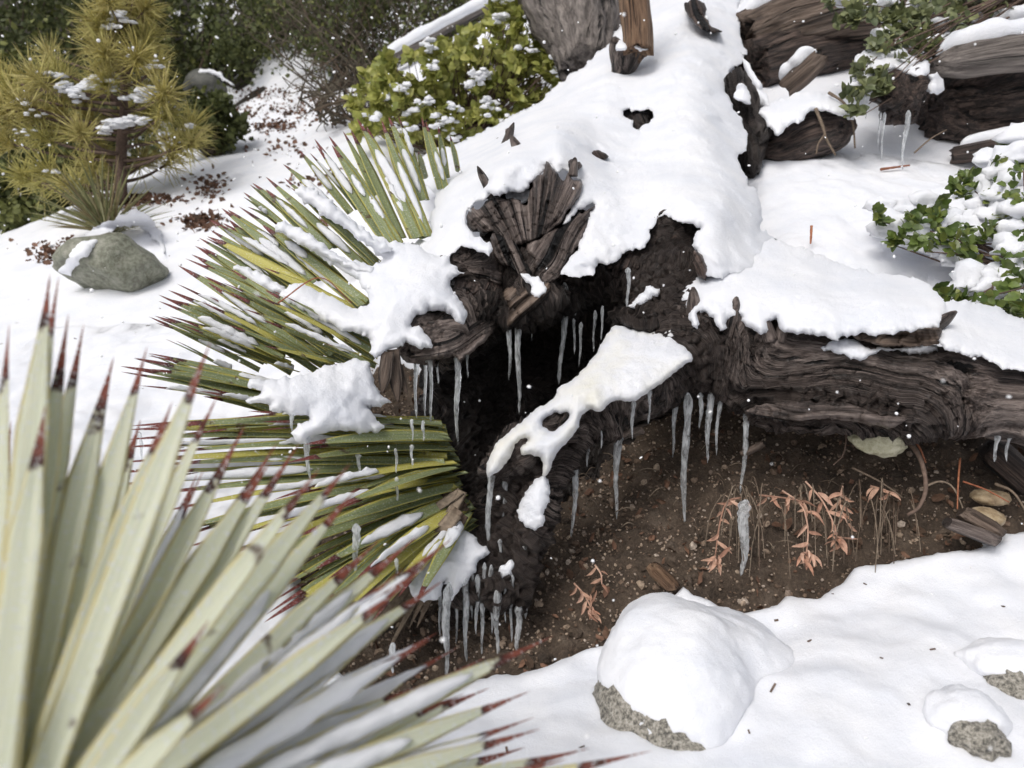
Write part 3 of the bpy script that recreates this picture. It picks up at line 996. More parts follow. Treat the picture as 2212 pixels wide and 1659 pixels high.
def zb(pts):
    return [(967.7 + x * .2604, 322.6 + y * .2604) for x, y in pts]
WOODB = [BVH_WOOD]
def plate(name, outline, dp, T=0.03, fan=None, gdir=None, m=M_WOOD, char=0.0, R=9, back=0.09, seed=0, jag=2.2, label=None):
    o, b = pillow(name, outline, m, T, R=R, dpts=dp, step=3.2, back=back, lump=0.006, jag=jag, seed=seed, parent=tree, fan=fan, gdir=gdir, char=char)
    if label: o['label'] = label
    WOODB.append(b)
    return o
plate('wood_plate', zb([(150, 590), (175, 500), (200, 470), (240, 500), (330, 440), (380, 400), (500, 415), (545, 405), (600, 440), (650, 470), (670, 400), (690, 330), (740, 220), (800, 200), (800, 130),
      (840, 100), (880, 170), (930, 220), (960, 260), (1000, 200), (1040, 245), (1120, 280), (1100, 380), (1040, 460), (980, 540), (900, 640), (760, 730), (600, 790), (480, 760), (380, 690), (210, 690)]),
      [(1010, 470, 1.73), (1060, 430, 1.74), (1140, 440, 1.72), (1180, 350, 1.78), (1260, 395, 1.76), (1220, 480, 1.68), (1130, 520, 1.66), (1060, 500, 1.69)],
      fan=(1150, 590, 160), seed=1, label='fan grained wood plate with a jagged upper edge')
plate('wood_plate', zb([(640, 800), (760, 730), (900, 650), (1000, 600), (1070, 540), (1140, 520), (1210, 470), (1180, 540), (1160, 620), (1120, 740), (1080, 800), (1010, 900), (960, 980), (920, 1050), (850, 1110), (800, 1130), (740, 1060), (700, 920)]),
      [(1140, 530, 1.66), (1200, 500, 1.67), (1280, 445, 1.73), (1260, 500, 1.68), (1200, 590, 1.60), (1160, 600, 1.60)], gdir=(0.62, -0.78), seed=2)
plate('wood_plate', zb([(370, 700), (470, 720), (560, 770), (600, 830), (640, 930), (720, 1060), (700, 1110), (620, 1080), (540, 1000), (440, 960), (380, 880)]),
      [(1070, 510, 1.67), (1110, 540, 1.64), (1150, 600, 1.60), (1080, 560, 1.65), (1120, 590, 1.61)], gdir=(0.5, 0.85), seed=3)
plate('wood_plate', zb([(-20, 900), (50, 840), (110, 800), (240, 800), (245, 850), (330, 905), (390, 900), (430, 980), (470, 1080), (420, 1120), (330, 1090), (200, 1040), (100, 960)]),
      [(970, 555, 1.64), (1030, 540, 1.66), (1080, 590, 1.66), (1020, 590, 1.62)], gdir=(0.9, 0.3), seed=4)
plate('wood_plate', zb([(20, 1110), (80, 1060), (200, 1090), (330, 1100), (420, 1130), (460, 1190), (440, 1260), (400, 1330), (340, 1430), (200, 1480), (120, 1400), (150, 1330), (60, 1220)]),
      [(975, 615, 1.60), (1060, 615, 1.62), (1080, 650, 1.62), (1010, 690, 1.56)], gdir=(0.35, -0.9), m=M_CHAR, seed=5)
plate('root_lip', [(886, 708), (900, 690), (937, 674), (967, 678), (990, 698), (1010, 690), (1050, 690), (1072, 690), (1064, 715), (1040, 745), (1010, 765), (994, 782), (980, 768), (940, 778), (905, 778), (878, 778), (884, 752), (905, 750), (935, 746), (925, 724)],
      [(890, 705, 1.52), (880, 778, 1.50), (935, 745, 1.47), (990, 780, 1.47), (1000, 700, 1.53), (1070, 690, 1.60)], gdir=(0.95, -0.3), T=0.02, seed=6)
plate('root_knuckle', zb([(460, 1180), (520, 1140), (600, 1130), (700, 1130), (800, 1070), (850, 1120), (862, 1190), (800, 1270), (700, 1340), (600, 1420), (540, 1470), (490, 1470), (480, 1400), (500, 1330), (470, 1260)]),
      [(1090, 640, 1.60), (1180, 610, 1.60), (1190, 640, 1.57), (1120, 700, 1.54), (1095, 700, 1.56)], gdir=(0.7, -0.7), T=0.035, m=M_BROWNWOOD, char=0.7, seed=7, R=14)
plate('wood_plate', zb([(1740, 560), (1800, 590), (1860, 580), (1960, 640), (2070, 660), (2000, 740), (2010, 860), (2050, 940), (2000, 1080), (1900, 1180), (1820, 1200), (1700, 1100), (1560, 1020), (1500, 1030), (1400, 1010), (1320, 970), (1380, 940), (1500, 820), (1560, 830), (1640, 780), (1690, 660)]),
      [(1420, 470, 1.72), (1505, 495, 1.72), (1490, 600, 1.64), (1440, 630, 1.62), (1370, 590, 1.66), (1320, 575, 1.66)], gdir=(-0.55, 0.83), m=M_CHAR, seed=8, R=12, label='charred upper block with crumbling edges')
plate('wood_plate', zb([(900, 1090), (960, 1060), (1050, 1040), (1120, 1060), (1190, 1080), (1220, 1000), (1260, 940), (1340, 1000), (1420, 1030), (1500, 1050), (1480, 1150), (1420, 1290), (1340, 1420), (1280, 1500), (1180, 1560), (1080, 1500), (980, 1400), (930, 1250)]),
      [(1205, 605, 1.64), (1300, 580, 1.66), (1350, 600, 1.68), (1320, 680, 1.76), (1270, 720, 1.80), (1220, 660, 1.70)], gdir=(0.15, 1), m=M_CHAR, char=0.8, seed=9, R=14)
plate('wood_plate', zb([(1390, 1390), (1480, 1360), (1600, 1370), (1750, 1350), (1870, 1380), (1860, 1440), (1780, 1490), (1660, 1510), (1500, 1470)]),
      [(1335, 685, 1.60), (1450, 685, 1.58), (1400, 712, 1.55)], gdir=(0.1, 1), m=M_CHAR, char=0.6, seed=10, T=0.04, R=16)
# splintered teeth where limb and root crown break through the snow
def tooth(u, v, d, L, w, ang, m=M_WOOD, seed=0):
    P = W(u, v, d)
    dr = nrm(math.sin(ang) * RIGHT + math.cos(ang) * UP - 0.15 * FWD)
    pts = np.array([P - dr * L * .6, P - dr * L * .1, P + dr * L * .25, P + dr * L * .5])
    ch = np.c_[smooth_chain(pts, 12), np.interp(np.linspace(0, 1, 12), [0, .5, .85, 1], [w, w * .8, w * .35, w * .03])]
    bark_tube('splinter', ch, m, tree, sides=9, amp=0.002, jag=0.004, seed=seed)
for i, q in enumerate([(1500, 668, 1.50, .09, .018, -.1), (1530, 685, 1.50, .08, .016, .3), (1582, 690, 1.48, .09, .018, .15), (1600, 700, 1.48, .05, .013, .5), (1655, 705, 1.45, .05, .014, -.4),
                       (1690, 712, 1.45, .04, .012, .2), (1475, 690, 1.52, .06, .015, -.3), (1240, 358, 1.74, .04, .010, .1), (1115, 315, 1.99, .06, .013, -.5), (1100, 290, 2.2, .07, .013, .4),
                       (1045, 385, 1.74, .06, .010, -.5), (1050, 400, 1.73, .05, .008, -.3), (1520, 600, 1.6, .05, .015, .8), (2040, 692, 1.36, .05, .012, .9)]):
    tooth(*q, seed=i)
# raised strip of wood along the top of the limb
plate('wood_strip', [(1840, 722), (1900, 716), (1960, 712), (2028, 706), (2030, 725), (2026, 742), (1960, 748), (1900, 746), (1860, 735)],
      [(1840, 725, 1.40), (1940, 728, 1.375), (2030, 725, 1.365)], gdir=(1, -0.02), T=0.02, seed=12, R=7, back=0.05, m=M_BROWNWOOD)
plate('bark_flap', [(1610, 885), (1660, 872), (1740, 868), (1830, 872), (1900, 895), (1960, 905), (1920, 925), (1850, 912), (1770, 905), (1690, 912), (1660, 905), (1630, 900)],
      [(1610, 890, 1.44), (1760, 885, 1.40), (1960, 910, 1.36)], gdir=(1, 0.1), T=0.018, seed=13, R=8, back=0.05)

plate('trunk_wood_and_gap_backing', [(1325, 225), (1380, 215), (1430, 225), (1425, 275), (1385, 305), (1345, 290)], [(1330, 230, 2.47), (1430, 230, 2.45), (1380, 300, 2.34)], gdir=(.2, 1), m=M_CHAR, char=.9, seed=14, T=.01, back=.15)  # near-black plate added behind the blanket's hole so it reads as dark
plate('trunk_wood_and_gap_backing', [(1476, 14), (1494, -2), (1512, 2), (1524, 20), (1524, 42), (1546, 60), (1560, 66), (1530, 70), (1512, 58), (1496, 46)], [(1480, 10, 2.96), (1520, 10, 2.95), (1545, 64, 2.86), (1500, 45, 2.88)], gdir=(.4, 1), m=M_CHAR, char=.3, seed=15, T=.03, R=6, back=.2)
for i, (pl_, dd) in enumerate([([(1276, 332), (1290, 324), (1302, 328), (1316, 338), (1300, 344), (1284, 342)], 1.98), ([(1226, 352), (1240, 344), (1254, 350), (1258, 362), (1240, 370), (1230, 364)], 1.80), ([(1098, 274), (1106, 280), (1094, 298), (1072, 312), (1052, 322), (1070, 302), (1088, 290)], 2.46), ([(1500, 540), (1518, 552), (1530, 580), (1524, 604), (1508, 596), (1498, 570)], 1.545)]):
    plate('dark_gap_shard', pl_, [(pl_[0][0], pl_[0][1], dd), (pl_[2][0], pl_[2][1], dd), (pl_[4][0], pl_[4][1], dd)], gdir=(.5, 1), m=M_CHAR, seed=60 + i, T=.02, R=5, back=.10)  # charred pieces laid on the snow stand in for dark gaps
# ------------------------------------------------------------------ snow lying on the tree
SN = 'snow'
WG = WOODB + [BVH_GROUND]
S1 = [(1408, -40), (1592, -40), (1596, 20), (1598, 67), (1610, 120), (1575, 155), (1566, 190), (1590, 240), (1611, 283), (1608, 320), (1596, 350), (1612, 385), (1635, 417), (1642, 460), (1652, 500), (1690, 530), (1660, 580),
      (1560, 600), (1515, 585), (1500, 545), (1494, 520), (1510, 495), (1480, 482), (1430, 466), (1408, 490), (1396, 530), (1360, 540), (1320, 570), (1298, 568), (1280, 595), (1230, 595), (1210, 586), (1240, 545), (1262, 500), (1275, 460), (1284, 440),
      (1250, 455), (1215, 485), (1240, 440), (1258, 400), (1258, 392), (1230, 375), (1222, 365), (1205, 370), (1190, 350), (1176, 355), (1170, 376), (1148, 395), (1130, 408), (1108, 418), (1060, 420), (1048, 432), (1020, 444), (1008, 470), (1012, 500), (1040, 518), (1062, 522), (1062, 548), (1030, 540), (1000, 535), (970, 552), (930, 560), (890, 560),
      (890, 525), (930, 515), (930, 470), (945, 430), (920, 400), (890, 370), (900, 345), (937, 322), (981, 312), (1027, 292), (1087, 264), (1161, 221), (1184, 200), (1240, 160), (1287, 120), (1340, 60), (1351, 50), (1390, 40)]
S1D = [(1410, -30, 3.55), (1500, -30, 3.38), (1590, -30, 3.5), (1420, 60, 3.10), (1510, 60, 2.98), (1598, 67, 3.1), (1390, 160, 2.68), (1490, 160, 2.52), (1570, 180, 2.6), (1350, 250, 2.36), (1390, 255, 2.32), (1480, 260, 2.18), (1600, 280, 2.32), (1350, 340, 2.05), (1470, 350, 1.93), (1598, 350, 2.08),
       (1300, 430, 1.76), (1440, 430, 1.72), (1560, 430, 1.72), (1640, 450, 1.85), (1250, 560, 1.60), (1390, 510, 1.65), (1540, 530, 1.60), (1650, 540, 1.72), (1250, 350, 1.86), (1180, 330, 1.84), (1200, 290, 1.96), (1120, 380, 1.77), (1100, 320, 2.0), (1060, 350, 1.93), (1030, 420, 1.76), (1000, 480, 1.70),
       (950, 540, 1.66), (960, 430, 1.90), (950, 370, 2.3), (910, 360, 2.65), (990, 330, 2.55), (1060, 295, 2.65), (1150, 240, 2.7), (1200, 220, 2.75), (1290, 140, 2.9), (1250, 210, 2.6), (1330, 130, 2.85), (1280, 270, 2.25), (1320, 200, 2.5)]
o, b = pillow('snow_blanket', S1, M_SNOW_ICY, 0.03, R=26, dpts=S1D, step=4, back=0.10, lump=0.030, jag=3.6, off=0.0, seed=21,
              holes=[[(1342, 244), (1360, 236), (1372, 243), (1384, 238), (1404, 236), (1412, 246), (1404, 264), (1390, 272), (1382, 288), (1374, 284), (1370, 268), (1356, 258)]])
tag(o, 'thick snow blanket covering the fallen trunk and the bank beside it', SN)
SNOWB = [b]
# gap of the blanket is darkened by the black plate set behind it
def snowslab(outline, label, T=0.03, R=28, m=M_SNOW_ICY, dpts=None, bvhs=None, seed=0, **kw):
    o, b = pillow('snow_patch', outline, m, T, R=R, dpts=dpts, bvhs=bvhs, seed=seed, **kw)
    tag(o, label, SN)
    SNOWB.append(b)
    return o
snowslab([(1455, 645), (1480, 612), (1510, 590), (1560, 560), (1640, 520), (1720, 530), (1820, 570), (1920, 592), (1990, 605), (2030, 640), (2044, 668), (2040, 692), (2026, 706), (1960, 716), (1900, 722), (1850, 722), (1800, 735), (1770, 724), (1720, 718),
          (1690, 716), (1672, 690), (1650, 722), (1620, 712), (1604, 690), (1580, 686), (1560, 716), (1540, 690), (1516, 672), (1505, 712), (1488, 690), (1480, 662)],
         'long thick slab of snow along the top of the grey brown limb', T=0.035, R=30, dpts=[(1460, 650, 1.56), (1520, 600, 1.58), (1520, 680, 1.49), (1600, 700, 1.47), (1700, 710, 1.43), (1850, 715, 1.39), (2030, 700, 1.36), (2040, 650, 1.42), (1900, 640, 1.46), (1750, 640, 1.49), (1600, 620, 1.54), (1650, 535, 1.72), (1800, 570, 1.68), (1950, 600, 1.56)], seed=22, lump=0.014, back=0.14)
snowslab([(2030, 655), (2080, 650), (2140, 660), (2212, 690), (2300, 715), (2420, 730), (2420, 840), (2300, 815), (2212, 800), (2170, 795), (2130, 776), (2080, 768), (2036, 750), (2030, 712), (2046, 690)],
         'snow slab past the step on the limb beside the holly leaved shrub', T=0.035, R=28, dpts=[(2035, 700, 1.40), (2100, 655, 1.50), (2100, 770, 1.33), (2250, 700, 1.46), (2250, 805, 1.29), (2420, 840, 1.25), (2420, 730, 1.4)], seed=23, lump=0.012, back=0.12)
snowslab([(1772, 752), (1800, 738), (1840, 732), (1870, 748), (1920, 752), (1980, 748), (2024, 746), (2020, 760), (1970, 765), (1930, 758), (1880, 768), (1860, 778), (1820, 768), (1790, 760)],
         'icy frost fringe under the wood strip on the limb', T=0.014, R=10, bvhs=WOODB, seed=24, step=3.5, jag=3, back=.02)
snowslab([(600, 640), (640, 610), (690, 628), (740, 655), (775, 664), (797, 652), (792, 634), (772, 606), (740, 585), (700, 560), (640, 520), (600, 492), (620, 482), (660, 500), (720, 545), (770, 566), (815, 572), (826, 560), (800, 535), (760, 500), (700, 460), (640, 420), (660, 405), (720, 440), (780, 490), (830, 520), (880, 525), (930, 548),
          (967, 556), (977, 573), (1004, 590), (985, 600), (974, 616), (997, 653), (1007, 686), (1000, 698), (984, 694), (967, 676), (937, 671), (904, 684), (887, 703), (910, 711), (927, 724), (935, 746), (910, 752), (880, 742), (850, 752), (830, 768), (806, 768), (804, 735), (780, 722), (737, 713), (690, 690), (640, 665)],
         'snow mound over the bases of the green yucca leaves by the root lip', T=0.045, R=30, seed=25, lump=0.014, back=0.10,
         dpts=[(600, 490, 1.62), (640, 415, 1.74), (700, 450, 1.72), (600, 640, 1.50), (680, 640, 1.52), (720, 555, 1.60), (800, 540, 1.62), (800, 600, 1.57), (930, 560, 1.58), (900, 620, 1.53), (1000, 600, 1.55), (1000, 690, 1.50), (940, 670, 1.50), (900, 740, 1.44), (830, 765, 1.42), (760, 700, 1.47), (840, 680, 1.49)])
snowslab([(737, 784), (770, 776), (794, 786), (804, 810), (812, 836), (834, 860), (846, 874), (815, 878), (790, 875), (800, 890), (820, 913), (827, 926), (804, 933), (760, 932), (737, 930), (700, 938), (673, 946), (664, 962), (650, 960), (633, 940), (633, 923), (663, 908), (667, 896), (640, 898), (617, 893), (587, 886), (580, 873), (540, 873), (537, 863), (567, 848), (533, 838), (540, 820), (600, 818), (663, 806), (700, 792)],
         'loose snow slab perched on the yucca leaves below the mound', T=0.04, R=26, seed=26, lump=0.01, back=0.03,
         dpts=[(540, 830, 1.28), (540, 870, 1.27), (650, 850, 1.31), (740, 800, 1.40), (800, 800, 1.42), (840, 870, 1.40), (740, 910, 1.33), (650, 950, 1.28), (820, 925, 1.37)])
snowslab([(1310, 722), (1330, 704), (1370, 710), (1420, 716), (1440, 712), (1456, 688), (1464, 650), (1474, 690), (1462, 730), (1480, 752), (1498, 772), (1475, 793), (1455, 808), (1430, 826), (1387, 856), (1364, 868), (1330, 865), (1297, 886), (1270, 884), (1254, 902), (1246, 925), (1236, 945), (1210, 970), (1197, 996), (1187, 1020), (1172, 1026), (1174, 1000), (1157, 984), (1130, 983), (1126, 966), (1140, 948), (1118, 958), (1104, 983), (1084, 1010), (1060, 1030), (1052, 1016), (1056, 990), (1077, 953), (1114, 920), (1160, 883), (1197, 860), (1206, 838), (1237, 820), (1264, 793), (1290, 760)],
         'cream stained snow slab lying down the low root arm', T=0.05, R=24, m=M_SNOW_TAN, seed=27, lump=0.01, back=0.05, jag=2,
         dpts=[(1320, 715, 1.56), (1440, 700, 1.56), (1490, 775, 1.44), (1400, 780, 1.48), (1430, 825, 1.42), (1300, 800, 1.47), (1320, 865, 1.40), (1240, 830, 1.44), (1250, 900, 1.38), (1150, 900, 1.40), (1190, 960, 1.36), (1070, 970, 1.36), (1060, 1030, 1.34), (1180, 1020, 1.35)],
         holes=[[(1172, 912), (1192, 896), (1228, 894), (1222, 912), (1200, 930), (1180, 926)]])
snowslab([(1180, 1033), (1188, 1070), (1180, 1100), (1165, 1140), (1150, 1141), (1125, 1126), (1117, 1100), (1130, 1070), (1150, 1045)], 'small snow lump on the root below the cream stained slab', T=0.02, R=18, bvhs=WOODB, seed=28, fillmax=1.5, step=3.5, back=.03)
snowslab([(970, 1153), (1004, 1140), (1027, 1163), (1057, 1196), (1037, 1210), (1024, 1240), (997, 1266), (975, 1292), (963, 1250), (950, 1292), (924, 1300), (895, 1290), (880, 1270), (894, 1236), (937, 1183)], 'wedge of snow at the foot of the green yucca', T=0.03, R=22, seed=29, back=.05,
         dpts=[(1000, 1145, 1.40), (1055, 1196, 1.37), (960, 1280, 1.30), (880, 1270, 1.26), (940, 1190, 1.35)])
snowslab([(1112, 1210), (1108, 1240), (1090, 1268), (1076, 1262), (1075, 1240), (1090, 1215)], 'thin snow crust on a hanging root strand', T=0.012, R=12, seed=30, step=3, back=.015, dpts=[(1112, 1210, 1.35), (1076, 1262, 1.345), (1075, 1215, 1.35)])
snowslab(zb([(610, 1040), (650, 1020), (690, 1060), (760, 1070), (800, 1120), (805, 1180), (760, 1240), (710, 1220), (690, 1140), (640, 1110)]), 'little snow clump on the root knuckle above the twin icicles', T=0.015, R=12, bvhs=WOODB, seed=31, step=3, back=.02)
snowslab(zb([(1480, 1300), (1560, 1250), (1650, 1150), (1720, 1140), (1755, 1190), (1700, 1240), (1600, 1290), (1530, 1330)]), 'small snow clump on the ledge inside the charred hollow', T=0.015, R=12, bvhs=WOODB, seed=32, step=3, back=.02)
snowslab(zb([(490, 330), (560, 290), (640, 330), (690, 370), (640, 420), (620, 450), (560, 410), (500, 420), (470, 370)]), 'glazed snow clump on top of the fan grained wood plate', T=0.02, R=14, bvhs=WOODB, seed=33, step=3, back=.02)

# ------------------------------------------------------------------ foreground boulder and stones
def rock(name, c, rad, mtl, label, seed=0, sub=ICO4, chops=5, rot=0.0, amp=0.10, parent=None, cat='rock', group=None):
    V, F = sub
    rg = np.random.default_rng(seed + 100)
    P = V.copy()
    for _ in range(chops):
        n = nrm(rg.normal(size=3)); h = rg.uniform(.55, .85)
        d = P @ n - h
        P = np.where((d > 0)[:, None], P - n * (d * 0.9)[:, None], P)
    P = P * (1 + amp * fbm(P * 2.2 + seed, 4))[:, None]
    P = P * np.asarray(rad, float)
    c_, s_ = math.cos(rot), math.sin(rot)
    P = P @ np.array([[c_, s_, 0], [-s_, c_, 0], [0, 0, 1]]) + np.asarray(c)
    o = mk(name, P, F, mtl, parent)
    tag(o, label, cat, group)
    return o, BVHTree.FromPolygons([tuple(p) for p in P], [tuple(f) for f in F.tolist()])

GB = W(1458, 1480, 1.15)
GB[2] = float(HT(GB[None, :2])[0])
rock('boulder', GB + np.array([-.024, -.030, -.035]), (.097, .124, .088), M_GRANITE, 'granite boulder under a thick snow cap in front of the soil bank', seed=3, rot=.3, amp=.10, chops=3)
fb = Field(GB + np.array([-.22, -.22, -.16]), GB + np.array([.42, .42, .20]), 0.0062)
for a_, b_, ra, rb in (((-.006, -.035, .012), (-.004, .03, .020), .080, .088), ((-.004, .03, .020), (.01, .12, -.005), .088, .08), ((.02, .04, .005), (.12, .07, -.04), .080, .085), ((.12, .07, -.04), (.28, .08, -.085), .085, .08), ((.01, .12, -.005), (.14, .18, -.05), .08, .08), ((-.004, -.075, -.02), (0, -.03, .0), .060, .08)):
    fb.capsule(GB + np.array(a_), GB + np.array(b_), ra, rb, k=.07)
bv_, bf_ = fb.nets()
bn_ = normals(bv_, bf_)
bv_ = bv_ + bn_ * (fbm(bv_ * 9, 2) * .009 + noise(bv_ * 48) * .0020 + noise(bv_ * 90) * .0014)[:, None]
bv_[:, 2] -= .018
tag(mk('snow_patch', bv_, bf_, M_SNOW), 'rounded snow cap on the granite boulder', 'snow')
def snow_dome(c, rad, label, seed):
    V_ = ICO4[0] * (1 + .16 * fbm(ICO4[0] * 1.5 + seed, 3))[:, None] * np.asarray(rad) + c
    tag(mk('snow_patch', V_, ICO4[1], M_SNOW), label, 'snow')
g1, _ = ground_at(2105, 1590)
rock('stone', g1 + np.array([0, 0, .0]), (.036, .04, .03), M_GRANITE, 'speckled granite stone poking out of the snow', seed=5, sub=ICO4, amp=.2)
snow_dome(g1 + np.array([.006, .032, .006]), (.05, .05, .034), 'snow hump behind the smaller speckled stone', 5)
g2, _ = ground_at(2200, 1480)
rock('stone', g2 + np.array([.01, 0, .0]), (.06, .04, .034), M_GRANITE, 'wide speckled granite stone half buried in snow', seed=6, sub=ICO4, amp=.2)
snow_dome(g2 + np.array([.01, .034, .010]), (.075, .05, .036), 'snow hump behind the wide speckled stone', 6)
_, b_left = rock('boulder', W(245, 574, 3.0), (.215, .2, .145), M_GREENROCK, 'green grey boulder with snow on its shoulder', seed=8, rot=.4, chops=9, amp=.09)
snowslab([(130, 580), (170, 520), (230, 480), (270, 462), (300, 455), (335, 480), (350, 520), (352, 545), (335, 520), (310, 495), (285, 486), (262, 488), (230, 510), (190, 550), (150, 590)], 'snow drift over the shoulder of the green grey boulder', T=0.04, R=18, m=M_SNOW, seed=41, bvhs=[b_left, BVH_GROUND], sm=12, fillmax=3.6, back=.05)
rock('boulder', W(450, 188, 7.0), (.22, .2, .16), M_DARKROCK, 'dark rock with a thin snow crust below the brush', seed=9, sub=ICO3)
snowslab([(415, 160), (440, 152), (470, 158), (505, 185), (490, 180), (460, 164), (435, 160)], 'thin snow crust on the dark rock below the brush', T=0.03, R=8, m=M_SNOW, seed=42, dpts=[(415, 160, 6.85), (460, 158, 6.85), (505, 185, 6.85)], step=3, back=.06)
rock('boulder', W(735, 195, 6.2), (.15, .15, .14), M_DARKROCK, 'dark rock at the foot of the twiggy brush', seed=10, sub=ICO3)
rock('stone', W(1895, 952, 1.45), (.052, .04, .032), M_PALEROCK, 'pale yellow stone wedged beneath the limb', seed=11, sub=ICO4, amp=.16)
rock('stone', W(2128, 1118, 1.40), (.034, .03, .018), M_TANROCK, 'tan stone resting against the snow edge', seed=12, sub=ICO3)
rock('stone', W(2140, 1073, 1.45), (.036, .03, .016), M_TANROCK, 'flat mottled stone on the soil behind the tan stone', seed=13, sub=ICO3)

def bark_chip(u, v, d, ang, L, w, label, m=M_BROWNWOOD, seed=0):
    P = W(u, v, d)
    dr = nrm(math.cos(ang) * RIGHT - math.sin(ang) * UP - .2 * FWD)
    ch = np.c_[smooth_chain(np.array([P - dr * L / 2, P + dr * L / 2]), 14), np.full(14, w) * np.interp(np.linspace(0, 1, 14), [0, .2, .8, 1], [.7, 1, 1, .7])]
    o, _, _ = bark_tube('bark_chip', ch, m, None, sides=20, amp=.003, jag=.012, seed=seed)
    tag(o, label, 'bark')
bark_chip(2118, 1130, 1.38, .55, .075, .014, 'split bark chip lying against the tan stone', seed=1)
bark_chip(2100, 1150, 1.37, .35, .09, .012, 'dark bark chip at the snow edge below the tan stone', M_WOOD, 2)
bark_chip(1432, 1245, 1.40, .75, .06, .012, 'reddish bark splinter poking from the snow edge', M_ORANGEWOOD, 3)
bark_chip(1625, 970, 1.52, -.5, .05, .006, 'small wood sliver under the limb', M_BROWNWOOD, 4)
bark_chip(2185, 1010, 1.48, .8, .12, .03, 'dark rotten root chunk under the limb beside two short icicles', M_CHAR, 5)

LT_CURL = (np.array([(0, -.16, .05), (.35, -.28, .14), (.7, -.2, .05), (1, 0, .2), (.7, .22, .1), (.3, .26, .2), (0, .1, .05), (.5, 0, -.04)], float), np.array([(0, 1, 7), (1, 2, 7), (2, 3, 7), (3, 4, 7), (4, 5, 7), (5, 6, 7), (6, 0, 7)]))
# gravel on the soil
gn = 13000
cand = SOV[(sdist < 4) & (sdist > -400) & near_soil]
pk = cand[RNG.integers(0, len(cand), gn)]
pu, pv, pd = proj(pk)
pk = pk + RNG.normal(size=pk.shape) * np.array([.004, .004, .001])
size = RNG.uniform(.0014, .0046, gn) * np.where(RNG.random(gn) < .05, 2.6, 1)
V_, F_, A_ = cloud(ICO1[0] * np.array([1, .8, .6]), ICO1[1], pk, rand_rot(gn), size)
o = mk('gravel', V_, F_, M_PEBBLE, None, False, {'rnd': A_})
tag(o, 'loose gravel scattered over the damp soil bank', 'gravel', kind='stuff')

cn = 520
pk = cand[RNG.integers(0, len(cand), cn)]
V_, F_, A_ = cloud(LT_CURL[0], LT_CURL[1], pk + np.array([0, -.004, .004]), rand_rot(cn), RNG.uniform(.010, .03, cn))
o = mk('leaf_fragments', V_, F_, M_LITTER, None, False, {'rnd': A_})
tag(o, 'torn brown leaf fragments strewn over the damp soil bank', 'leaves', kind='stuff')
cn = 240
pk = cand[RNG.integers(0, len(cand), cn)]
V_, F_, A_ = cloud(ICO2[0] * (1 + .35 * fbm(ICO2[0] * 1.7, 2))[:, None] * np.array([1, .8, .65]), ICO2[1], pk, rand_rot(cn), RNG.uniform(.006, .016, cn))
o = mk('soil_clods', V_, F_, M_SOIL, None, False, {'rnd': A_})
tag(o, 'crumbly soil clods on the damp bank', 'soil', kind='stuff')

# ------------------------------------------------------------------ icicles
def icicle(u0, v0, u1, v1, d, wpx, label, group, seed=0, m=M_ICE):
    if 'icicle standing' not in label:
        v0 = v0 - 20
        if 'limb' in label: d = d + .06
    top = W(u0, v0, d)
    L = (v1 - v0) / FPX * d * 1.03
    lean = (u1 - u0) / FPX * d
    r = wpx / FPX * d * 0.5
    n, sd_ = 22, 12
    t = np.linspace(0, 1, n)
    rg = np.random.default_rng(seed)
    ph = rg.uniform(0, 6.28, 4)
    rad = r * (1.0 - 0.72 * t ** 0.9) * (1 + 0.10 * np.sin(t * L * 380 + ph[0]) + 0.10 * np.sin(t * 9 + ph[1]))
    rad[0] *= .25; rad[1] *= .85; rad[2] *= 1.1
    rad = np.maximum(rad, r * .22)
    rad[-1] = r * .06; rad[-2] = r * .22; rad[-3] = max(rad[-3], r * .27)
    P = top + np.c_[lean * t + r * .25 * np.sin(t * 7 + ph[2]), r * .25 * np.sin(t * 6 + ph[3]), -L * t]
    V, Q, T = tube_data(P, rad, sd_)
    V = V + nrm(V - np.r_[np.repeat(P, sd_, 0), P[:1], P[-1:]]) * (noise(V * 120 + seed) * r * .14)[:, None]
    o = mk('icicle', V, [Q, T], m)
    tag(o, label, 'icicle', group)
